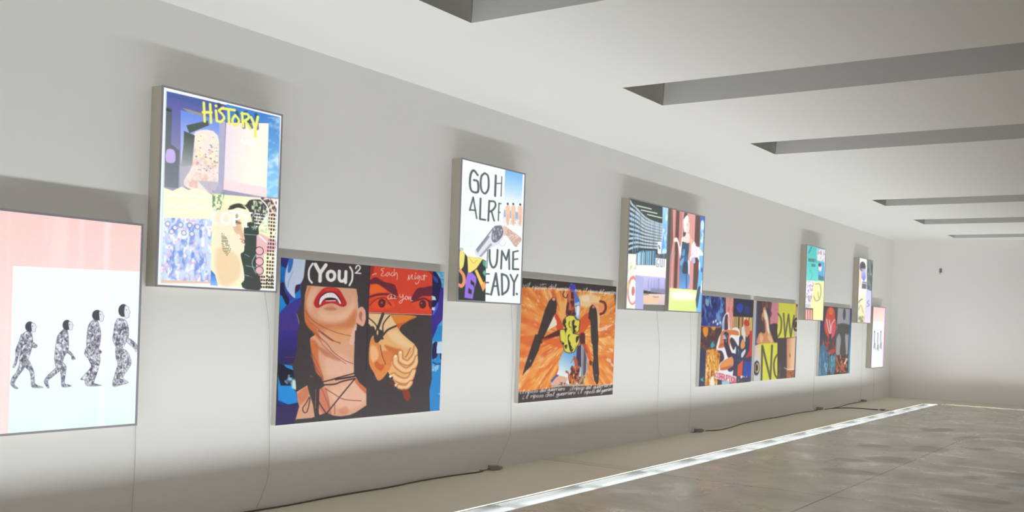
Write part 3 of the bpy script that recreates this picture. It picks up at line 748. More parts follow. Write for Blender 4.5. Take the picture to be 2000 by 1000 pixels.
ART['curtain'] = (107, 324, '''
P|204 134 128|0 1|-10 -10 1140 -10 1140 1417 -10 1417
V|92 62 54|0 0.95 52 31 0.48 0.62|-10 -10 1140 -10 1140 1417 -10 1417
V|232 168 160|0 0.8 40 35 0.55 0.75|-10 -10 1140 -10 1140 1417 -10 1417
P|105 75 55|20 0.8|-30 1400 41 1393 94 967 11 683
P|50 62 70|6 1|425 1379 481 1377 449 1311 404 1291
E|70 70 60|5 1|446 1082 41 35
S|252 250 244|5 1|516 1357 565 1323 562 1267 511 1238 502 1127 443 1121 400 1235 422 1300
S|250 226 220|5 1|496 1245 594 1262 607 1184 597 1119 651 1052 609 977 478 974 374 990 365 1028 470 1061 502 1127
S|225 160 140|6 0.8|534 1240 565 1235 551 1218 524 1222
L|200 90 90|4 0.8 6.297 2.384|560 1112 593 1119
S|250 240 236|5 1|366 1020 418 1025 397 944 367 785 331 736 313 781 252 917 212 961 150 949 111 980 171 1016 245 998 327 892
S|240 190 150|8 1|632 1051 740 1020 745 956 669 950
P|52 86 112|0 1|384 979 507 961 619 974 616 858 584 721 334 705 366 801
S|110 170 225|12 0.8|422 868 488 857 444 712 352 706
S|252 244 248|6 1|689 936 743 980 798 1012 862 949 1001 939 1087 868 1038 751 935 793 722 782
N|220 195 215|0 1 26 30 8 0.5 0.78 0|689 936 798 1012 1001 939 1087 868 1015 782 721 786
G|60 110 210 120 200 250|0 1 1042.17 1378.81 1075.83 998.248|971 1400 1161 1406 1218 762 998 748
E|205 238 248|12 1|1052 1266 64 73
N|220 244 252|0 1 40 70 5 0.45 0.78 0|985 1235 1154 1251 1178 760 998 748
S|252 246 250|6 1|924 921 1087 876 1130 839 1018 749 936 776
C|150 150 140|6 1 7.7 2.324|160 825 111 767 63 702
C|200 195 190|4 1 3.855 2.327|179 811 96 728
G|64 104 140 110 165 230|0 1 446.865 742.666 480.97 340.728|347 777 599 794 623 630 677 466 649 327 338 321 336 506 329 653
S|54 66 88|10 1|470 695 589 686 604 554 543 534 424 552
S|130 190 245|14 0.8|336 678 394 731 465 760 450 702 379 632
P|60 100 160|8 0.8|534 525 593 528 600 329 560 328
P|225 235 250|6 1|595 736 655 723 662 524 621 546
S|252 244 250|5 1|664 732 698 801 1044 825 1071 751 986 770 860 800 740 787 695 726
S|195 195 240|8 1|731 770 821 785 848 711 767 705
G|236 243 176 222 238 140|0 1 504.603 292.179 527.724 20.026|37 317 1109 324 950 7 17 -2
S|254 255 240|40 0.9|125 261 505 292 867 256 873 189 515 169 152 165
G|120 195 245 115 190 245|0 1 1064.39 826.869 1051.69 24.371|982 821 1275 842 1179 3 946 7 935 293 975 541
P|250 253 255|10 1|1096 470 1178 491 1174 182 1068 315 1081 401
S|66 84 98|5 1|981 362 1058 374 1032 245 966 56 916 157 921 224
E|60 90 190|5 1|1082 623 29 34
E|250 252 255|12 0.8|994 678 29 68
''')
ART['teal'] = (59, 238, '''
P|244 248 250|0 1|-10 -10 1120 -10 1120 1400 -10 1400
G|48 190 185 90 214 205|0 1 497.735 1373.34 569.206 763.371|37 1376 1043 1372 1098 755 35 720
P|228 228 234|0 1|589 1352 1081 1361 1081 1132 597 1135
N|180 160 175|0 1 60 40 3 0.45 0.68 0|589 1352 1081 1361 1081 1132 597 1135
L|40 90 150|0 1 13.594 3.13|112 1240 270 1367
D|40 80 90|0 1 55 120 0.6 0.7 3 0.95|73 1135 577 1156 584 1094 80 1073
D|40 80 90|0 1 50 100 0.6 0.7 4 0.9|272 1047 518 1051 524 998 279 992
P|80 165 220|0 1|671 1111 1074 1115 1069 771 730 771
E|240 225 225|0 1|810 1007 100 73
E|60 50 60|0 1|786 1057 81 34
P|70 110 130|8 1|737 862 1069 845 1069 771 730 771
C|90 150 170|0 1 6.835 3.137|199 938 337 863 290 749
P|242 242 168|0 1|35 720 1108 756 1097 -12 34 -15
P|244 240 246|0 1|52 721 467 730 347 248 40 234
N|170 140 205|0 1 50 40 5 0.5 0.76 0|52 721 467 730 347 248 40 234
N|150 160 100|0 1 40 30 6 0.55 0.78 0|28 490 379 504 347 248 40 234
C|140 142 130|10 1 16.708 3.186|579 680 830 691 919 554 845 409 615 373 499 453
L|205 180 80|10 1 22.446 3.204|731 532 787 435
P|226 118 104|0 1|25 217 483 215 499 1 16 -2
S|250 205 190|8 0.8|63 177 131 179 161 -5 76 -6
S|250 205 190|8 0.8|200 180 268 182 298 -2 212 -4
S|250 205 190|8 0.8|337 184 407 186 437 0 350 -2
L|80 50 60|0 1 6.816 3.102|36 190 59 -6
L|80 50 60|0 1 6.857 3.121|172 194 195 -4
L|80 50 60|0 1 6.896 3.139|301 197 324 -2
L|80 50 60|0 1 6.936 3.157|432 200 455 0
P|60 60 80|0 1|24 223 482 221 484 201 27 201
''')
ART['portrait'] = (44, 207, '''
P|250 246 238|0 1|-10 -10 1080 -10 1080 1404 -10 1404
P|92 98 104|0 1|582 1386 1123 1403 1169 635 668 665
N|50 60 70|0 1 70 160 3 0.4 0.68 0|582 1386 1123 1403 1169 635 668 665
N|190 200 190|0 1 30 60 4 0.57 0.78 0|582 1386 1123 1403 1169 635 668 665
E|56 56 62|10 1|280 1197 231 114
G|205 200 232 120 125 215|10 1 317.28 1176.99 351.509 923.534|159 1152 505 1172 554 982 426 889 210 948
E|60 60 70|0 1|232 1121 57 9
P|236 205 150|10 0.7|10 907 48 1129 174 1042 197 789 13 717
P|86 86 110|0 1|276 882 614 888 611 736 261 734
L|240 240 245|5 1 15.849 3.634|315 852 596 852
G|250 248 225 226 224 160|0 1 270.733 664.757 351.898 60.923|36 712 612 730 593 0 -4 -8
C|80 70 60|0 1 15.715 3.585|30 418 159 470 315 507
C|170 150 110|0 1 12.613 3.592|94 278 252 378 446 223
N|120 115 90|0 1 50 40 5 0.45 0.68 0|43 150 597 146 593 0 18 -1
P|170 150 205|8 0.6|81 373 51 87 -16 86 14 371
G|200 205 245 232 210 236|0 1 861.077 655.838 937.118 103.421|611 736 1172 701 1196 -7 571 -6
C|120 90 160|5 1 12.971 3.703|859 493 747 441 921 397 722 359
P|100 130 235|8 1|1025 695 1186 685 1206 9 1096 8
L|250 252 252|0 1 16.125 3.662|640 8 1195 2
''')
ART['march_far'] = (40, 195, '''
P|240 251 250|0 1|-10 -10 1080 -10 1080 1390 -10 1390
G|248 196 188 252 222 214|0 1 417.493 1347.01 460.187 1045.79|-91 1399 1194 1419 1224 1030 -39 1031
P|250 190 228|14 1|952 1430 1194 1419 1139 -46 953 -41
E|80 85 100|6 1|203 809 38 30
C|120 125 140|8 0.9 19.964 3.768|208 769 201 642 253 542
C|90 95 110|6 1 11.674 3.768|240 542 178 449
C|100 105 120|6 1 11.674 3.768|240 542 307 422
E|80 85 100|6 1|486 770 38 30
C|120 125 140|8 0.9 20.177 3.807|492 730 485 602 537 501
C|90 95 110|6 1 11.799 3.807|525 501 461 407
C|100 105 120|6 1 11.799 3.807|525 501 593 379
E|80 85 100|6 1|738 813 39 31
C|120 125 140|8 0.9 20.358 3.843|744 772 737 643 790 541
C|90 95 110|6 1 11.905 3.843|777 541 713 446
C|100 105 120|6 1 11.905 3.843|777 541 847 418
''')
ART['you'] = (513, 528, '''
P|70 62 66|0 1|-10 -10 2105 -10 2105 1351 -10 1351
P|28 118 205|0 1|-14 1347 269 1344 254 1230 223 1124 228 1019 1 887
P|40 45 125|0 1|-14 1347 88 1341 63 1257 8 1268
N|70 60 150|0 1 180 160 2 0.45 0.73 0.4|-14 1347 269 1344 223 1124 228 1019 1 887
S|200 212 238|4 1|98 1342 173 1339 264 1342 261 1223 224 1145 168 1114 165 1021 86 1073 51 1138 54 1227 76 1294
S|52 116 205|5 1|92 1337 131 1336 122 1268 99 1225 77 1226 78 1280
S|58 42 80|6 1|168 1121 213 1131 209 1101 176 1055 161 1061
P|28 130 215|0 1|161 1054 219 1094 228 1026 173 1013
C|140 165 220|6 1 5.926 1.341|133 1231 92 1155 84 1103
S|42 36 72|8 1|1 1121 39 1138 56 1065 103 1007 90 962 50 983 8 1048
P|30 140 215|6 1|-1 1040 24 1034 71 962 5 909
G|66 60 150 80 52 128|0 1 90.749 955.111 103.852 659.138|1 887 71 955 153 998 238 1031 241 944 194 883 222 809 204 651 6 652
P|70 62 66|0 1|237 1034 251 1185 269 1344 326 1348 357 659 216 651 225 809 183 891 226 959
L|190 185 200|0 1 3.732 1.346|186 891 207 854 219 813
S|222 166 136|0 1|296 1129 569 1128 871 1125 897 1026 909 946 896 850 877 770 848 650 484 651 427 731 352 765 287 832 271 930 272 1051
P|222 166 136|0 1|341 696 473 759 894 771 883 697 875 549 877 392 927 333 1049 246 1057 86 906 37 732 15 484 47 433 192 492 332 397 508
P|222 166 136|0 1|213 264 331 314 367 242 415 130 430 34 213 29 250 139 221 210
S|206 112 66|24 0.9|347 680 434 649 452 507 514 347 459 349 374 539
S|232 184 160|50 0.9|549 545 706 559 861 475 871 393 602 368 531 442
S|190 100 70|24 0.6|402 649 592 568 708 510 640 511 504 561
S|236 188 164|50 0.8|606 264 904 317 1029 213 1033 129 821 75 658 132
S|204 104 64|12 0.8|902 350 977 298 1049 246 1051 204 954 266 892 326
S|204 120 84|20 0.8|224 240 332 298 347 212 265 153 237 186
S|206 120 92|24 0.8|473 269 539 266 616 54 527 60 469 127
S|212 130 104|24 0.6|706 81 796 109 834 58 754 38
S|206 108 58|20 0.9|276 960 327 856 426 758 484 658 440 689 352 765 288 825
S|205 120 80|18 0.7|305 1112 336 1114 290 991 326 886 370 841 295 885 272 990
S|236 186 156|60 0.95|450 927 558 906 755 942 841 1040 857 945 781 864 671 834 540 836 452 873
S|236 186 160|36 0.8|337 1091 410 1102 372 1024 345 932 301 991
S|204 116 66|44 0.75|326 886 433 835 605 822 759 848 868 945 885 834 786 769 587 751 404 781
S|230 160 112|50 0.7|521 766 762 784 855 753 790 674 591 658
S|196 112 80|20 0.7|492 943 557 930 644 940 599 962 534 958
S|232 170 150|0 1|925 967 966 970 997 940 1007 868 980 804 933 812 883 842 900 898 898 938
S|186 110 95|10 0.9|933 931 963 915 953 875 966 843 930 866 917 898
S|235 185 165|10 1|892 826 890 738 871 650 814 650 833 737
S|196 44 48|0 1|375 994 412 1056 484 1114 569 1125 658 1114 716 1059 761 998 737 969 687 968 597 991 511 981 428 948 390 960
S|218 78 70|14 0.8|505 1110 591 1121 658 1096 592 1098 517 1091
S|70 24 30|0 1|424 984 445 1042 517 1081 593 1086 660 1057 702 996 663 1003 606 1032 520 1033 468 997 437 971
S|238 232 236|0 1|435 982 449 1033 507 1070 550 1080 604 1077 655 1045 694 997 677 991 640 1027 595 1038 520 1035 478 1012 450 976
L|190 170 180|4 0.7 1.917 1.386|466 1036 469 1009
L|190 170 180|4 0.7 1.922 1.389|492 1060 495 1033
L|190 170 180|4 0.7 1.927 1.393|520 1075 523 1048
L|190 170 180|4 0.7 1.933 1.398|552 1083 555 1055
L|190 170 180|4 0.7 1.94 1.403|588 1081 591 1053
L|190 170 180|4 0.7 1.945 1.407|618 1071 621 1043
L|190 170 180|4 0.7 1.952 1.411|650 1047 653 1019
S|52 26 34|0 1|505 1021 552 1035 617 1032 636 1016 596 1019 521 1014
P|225 215 225|0 1|512 1013 631 1020 627 1010 510 1005
S|214 140 130|12 0.6|512 975 576 984 609 978 567 953
C|150 80 62|3 1 4.521 1.36|283 923 348 856 477 797 653 744 822 717
C|150 80 62|3 1 4.554 1.368|350 826 436 773 590 689 702 650
C|110 60 55|4 1 6.894 1.379|436 758 523 720 612 674
P|70 62 66|0 1|269 1344 1048 1348 1035 1128 548 1127 294 1129 272 1051 270 990 250 990
P|70 62 66|0 1|875 1123 1059 1121 1082 649 871 650 899 794 986 804 1010 868 999 940 966 972 919 979 905 1026
C|244 243 244|0 1 15.89 1.371|348 1312 314 1268 306 1226 315 1181 345 1154
L|244 243 244|0 1 30.36 1.375|378 1306 436 1237
L|244 243 244|0 1 29.188 1.392|498 1309 436 1237 436 1172
C|244 243 244|0 1 27.057 1.4|561 1261 529 1249 519 1221 534 1193 564 1184 596 1197 606 1225 594 1252 561 1261
C|244 243 244|0 1 26.537 1.414|659 1267 660 1206 679 1184 712 1187 736 1210
L|244 243 244|0 1 26.744 1.425|739 1267 739 1174
C|244 243 244|0 1 15.799 1.432|787 1309 816 1274 821 1222 813 1190 788 1153
C|244 243 244|0 1 11.93 1.441|858 1302 871 1324 896 1329 913 1315 905 1296 864 1264
L|244 243 244|0 1 11.135 1.441|855 1262 922 1262
P|70 62 66|0 1|196 757 364 758 342 665 374 539 423 413 491 363 532 298 473 269 472 71 484 31 430 34 403 146 356 242 332 309 218 260 207 326 167 489 203 603
P|70 62 66|0 1|876 763 1051 764 1089 -8 1058 -6 1045 254 952 308 882 392 875 549
P|70 62 66|0 1|204 2 223 36 397 36 565 70 639 41 731 27 847 32 917 49 1053 105 1062 -6 850 -42 190 -27
C|66 50 56|2 1 10.345 1.387|514 331 603 344 692 361 888 392
C|66 50 56|2 1 15.334 1.407|659 346 773 355 890 366
C|66 50 56|2 1 11.96 1.389|532 305 649 306 740 327 897 347
C|66 50 56|2 1 10.73 1.439|893 343 789 256 723 200 560 59
C|66 50 56|2 1 8.706 1.377|450 191 502 125 562 62
C|146 80 72|3 1 5.505 1.377|420 727 544 648 614 584 754 510 867 475
C|146 80 72|3 1 3.957 1.384|478 649 615 560 708 510 779 477
C|146 80 72|3 1 6.259 1.367|357 563 433 444 514 347
C|146 80 72|3 1 3.918 1.369|373 571 477 427 513 363
C|146 80 72|3 1 6.384 1.39|539 274 630 230 770 171 984 148
C|146 80 72|3 1 4.767 1.384|495 276 542 202 597 96
C|146 80 72|3 1 3.192 1.39|539 282 577 185 617 46
C|146 80 72|3 1 4.848 1.405|658 132 661 52
C|146 80 72|3 1 3.953 1.384|474 736 587 680 701 660
C|66 50 56|2 1 7.842 1.365|359 211 327 166 289 121 308 85 341 95 362 164 366 203
C|190 120 90|3 1 3.92 1.364|353 180 324 135 325 111
L|200 140 60|4 0.8 4.737 1.375|430 271 433 113
L|160 100 60|5 0.8 6.271 1.367|365 383 393 374
G|60 50 140 48 40 95|0 1 53.886 740.876 64.575 498.078|1 756 201 757 203 603 172 496 85 482 5 492
L|140 45 70|5 1 5.321 1.328|73 542 170 541
P|32 28 52|0 1|10 492 65 483 168 450 187 373 212 280 233 167 204 2 7 -7
P|40 138 218|0 1|65 487 157 473 174 435 97 459
P|36 140 220|0 1|9 401 31 347 42 317 164 312 213 256 233 171 130 160 18 197
N|150 210 235|0 1 50 50 5 0.45 0.7 0|69 407 186 396 212 280 165 289 81 346
S|30 60 150|20 0.8|38 196 130 153 222 167 224 140 80 148 8 182
P|200 225 215|6 1|167 358 199 349 209 272 170 297
P|52 42 92|8 1|130 160 238 161 204 6 6 2 10 152
P|70 62 66|0 1|1014 1350 1985 1348 2024 625 1023 630
P|224 72 50|0 1|1046 1343 1917 1341 1923 921 1038 926
P|150 45 55|16 0.8|1046 1343 1099 1342 1077 1260 1047 1251
P|120 30 40|16 0.7|1812 1346 1917 1341 1915 1297 1862 1326
S|244 108 46|16 1|1055 1157 1123 1179 1211 1150 1268 1115 1138 1103 1053 1085
S|112 42 60|6 1|1043 1207 1120 1239 1231 1204 1365 1186 1398 1150 1424 1084 1386 1090 1324 1109 1245 1144 1145 1180 1047 1175
S|238 84 44|18 1|1129 1059 1237 1070 1385 1008 1331 970 1145 957 1069 984
C|116 42 56|5 1 17.309 1.465|1046 1060 1128 1082 1247 1094 1336 1088 1416 1058
C|116 42 56|5 1 7.219 1.466|1053 991 1120 1037 1183 1057 1260 1056 1341 992
E|96 38 48|5 1|1210 1012 48 40
E|215 70 60|5 1|1209 1016 15 12
L|140 50 60|5 1 5.877 1.492|1244 1041 1341 991
S|112 40 58|8 1|1619 1038 1628 1092 1695 1162 1797 1179 1916 1194 1918 1110 1825 1099 1753 1089 1683 1049
S|236 78 44|20 0.8|1637 1039 1826 1076 1903 1016 1857 968 1687 979
C|112 40 56|6 1 16.728 1.544|1625 1038 1707 1056 1802 1075 1877 1046 1916 1016
E|94 36 48|5 1|1781 1019 51 40
E|215 70 60|4 1|1764 1029 13 9
S|110 36 50|8 1|1864 1061 1920 1048 1920 977 1879 1000
L|236 205 176|0 1 4.327 1.463|1038 924 1923 921
L|246 226 222|0 1 5.775 1.47|1070 1258 1125 1273
C|246 226 222|0 1 5.124 1.492|1224 1325 1184 1310 1215 1293 1186 1262 1213 1254 1241 1267
C|246 226 222|0 1 5.152 1.499|1281 1295 1249 1269 1272 1257 1295 1290 1302 1265
C|246 226 222|0 1 5.18 1.508|1342 1296 1315 1271 1344 1263 1362 1279
C|246 226 222|0 1 5.189 1.511|1363 1327 1363 1268 1390 1295 1407 1276 1405 1233
C|246 226 222|0 1 5.283 1.537|1556 1234 1568 1283 1574 1241 1612 1289 1614 1251 1633 1250
C|246 226 222|0 1 5.329 1.551|1657 1287 1656 1249 1672 1262
C|246 226 222|0 1 5.354 1.558|1709 1288 1684 1268 1699 1254 1723 1284 1712 1225 1675 1204 1665 1219
C|246 226 222|0 1 5.37 1.563|1743 1281 1747 1252 1776 1255 1779 1282
C|246 226 222|0 1 5.393 1.57|1793 1299 1791 1244
C|246 226 222|0 1 5.378 1.565|1761 1288 1833 1287
C|246 226 222|0 1 5.179 1.504|1324 1095 1290 1079 1293 1054 1326 1062 1338 1096 1335 1059 1360 1060
C|246 226 222|0 1 5.197 1.509|1364 1091 1387 1075 1373 1060 1414 1060
C|246 226 222|0 1 5.236 1.52|1446 1100 1456 1074 1484 1079 1496 1102 1492 1049 1464 1018 1447 1033 1519 1065
C|246 226 222|0 1 5.281 1.533|1541 1088 1523 1071 1540 1054 1562 1074 1541 1088
C|246 226 222|0 1 5.296 1.538|1573 1086 1577 1056 1601 1083 1607 1049 1636 1048
E|246 226 222|0 1|1665 1305 7 5
P|78 168 214|0 1|1918 1341 2102 1341 2107 625 1947 625
N|160 205 230|0 1 40 40 7 0.45 0.73 0|1918 1341 2102 1341 2090 1164
S|36 34 84|4 1|1917 1341 1993 1309 2051 1234 2053 1131 2009 1019 1969 939 1927 915 1917 1173
S|66 48 150|5 1|2044 1178 2099 1164 2097 1022 2096 895 2014 814 1957 704 1931 782 1927 923 2003 1019
S|70 100 220|8 1|1945 923 2004 987 2014 1051 1966 1002 1932 939
P|190 225 240|4 1|1915 1104 1963 1098 1981 1065 1919 1063
P|205 228 240|4 1|1919 993 1969 998 1962 961 1921 970
S|60 90 190|10 0.8|1919 1298 1989 1270 1997 1231 1940 1252
D|150 190 220|0 1 400 14 1 0.4 3 1|2014 814 2102 815 2102 704 2019 720
S|226 134 62|0 1|1320 914 1691 906 1599 864 1486 816 1443 755 1395 815 1324 880
S|205 90 35|10 0.8|1395 815 1553 854 1668 898 1599 863 1464 800 1454 763
P|236 196 150|0 1|1043 917 1325 915 1417 815 1515 688 1203 658 1045 774
S|234 178 120|0 1|1167 711 1225 761 1398 804 1504 738 1611 679 1718 614 1738 497 1724 437 1680 369 1656 283 1634 237 1557 217 1478 243 1371 344 1278 446 1223 563
S|228 140 80|0 1|1100 719 1168 679 1221 612 1256 513 1296 462 1352 474 1371 457 1330 403 1247 331 1186 324 1134 392 1070 475 1065 630
S|205 92 44|16 0.8|1128 523 1216 464 1277 463 1231 406 1156 440
S|244 196 150|24 0.8|1086 630 1160 613 1188 530 1130 482 1085 532
S|200 104 48|20 0.8|1269 637 1395 611 1512 585 1489 518 1399 544 1296 595
S|222 120 64|16 0.8|1235 579 1385 570 1400 519 1340 461 1277 479
S|244 206 160|36 0.8|1300 745 1425 763 1585 670 1667 627 1588 610 1405 662
C|172 92 50|8 1 53.555 1.553|1710 614 1698 549 1647 498 1596 469 1530 483 1487 509 1485 560
C|238 184 132|16 1 41.46 1.553|1710 614 1698 549 1647 498 1596 469 1530 483 1487 509 1485 560
C|248 210 166|20 0.8 15.113 1.553|1710 614 1698 549 1647 498 1596 469 1530 483 1487 509 1485 560
C|172 92 50|8 1 58.893 1.555|1733 514 1703 454 1625 409 1547 402 1468 438 1425 472 1419 519
C|238 184 132|16 1 46.765 1.555|1733 514 1703 454 1625 409 1547 402 1468 438 1425 472 1419 519
C|248 210 166|20 0.8 16.971 1.555|1733 514 1703 454 1625 409 1547 402 1468 438 1425 472 1419 519
C|172 92 50|8 1 60.424 1.547|1686 386 1630 318 1539 304 1448 329 1396 355
C|238 184 132|16 1 48.336 1.547|1686 386 1630 318 1539 304 1448 329 1396 355
C|248 210 166|20 0.8 17.519 1.547|1686 386 1630 318 1539 304 1448 329 1396 355
C|172 92 50|8 1 48.191 1.541|1645 284 1594 247 1529 245 1484 255
C|238 184 132|16 1 36.141 1.541|1645 284 1594 247 1529 245 1484 255
C|248 210 166|20 0.8 13.25 1.541|1645 284 1594 247 1529 245 1484 255
C|160 84 50|4 1 6.855 1.54|1622 606 1579 542 1554 525
E|250 224 206|4 1|1484 570 19 13
E|250 224 206|4 1|1422 534 19 13
E|250 224 206|4 1|1358 352 19 13
E|250 224 206|4 1|1432 268 19 13
P|70 62 66|0 1|1361 340 1393 351 1395 326 1372 317
S|150 62 34|24 0.9|1531 220 1609 216 1649 163 1614 113 1561 142
S|120 55 40|10 0.8|1335 303 1399 292 1426 258 1362 273
C|70 62 66|0 1 4.951 1.484|1207 637 1236 546 1290 462
P|44 140 212|0 1|1926 819 2113 822 2113 -19 1946 -11 1926 195 1956 308 1938 511 1943 687
N|150 200 235|0 1 50 60 4 0.45 0.73 0|1951 670 2121 670 2109 357 1952 388
S|40 34 80|0 1|1965 656 2021 663 2011 599 2029 528 1953 502 1947 608
P|200 220 240|4 1|2022 659 2114 661 2099 554 2013 554
S|60 44 150|5 1|1929 819 2013 820 1975 740 1938 696
P|40 34 70|0 1|2067 549 2099 554 2095 491 2076 500
C|40 60 110|6 1 10.602 1.586|1962 467 2033 448 2090 455
E|150 200 235|5 1|2080 160 13 8
P|70 62 66|0 1|1683 816 1926 819 1949 308 1926 195 1943 -13 1673 3 1661 231 1742 471 1729 592 1637 687
C|70 62 66|2 1 24.966 1.489|1230 917 1189 834 1145 739 1137 695
C|70 62 66|2 1 10.107 1.464|1045 875 1130 826 1222 732
C|70 62 66|2 1 11.107 1.502|1321 903 1239 827 1238 739
C|70 62 66|2 1 16.435 1.513|1412 809 1307 776 1238 724
C|70 62 66|2 1 30.324 1.462|1040 810 1102 753 1212 702
C|70 62 66|2 1 18.978 1.479|1158 804 1234 695
S|70 62 66|0 1|1043 792 1114 801 1135 744 1100 719 1059 703 1043 744
S|70 62 66|0 1|1128 760 1225 769 1245 728 1181 662 1132 670
E|236 180 130|4 1|1165 748 11 23
L|38 34 40|2 1 4.316 1.466|1038 1352 1032 918 1034 413
''')
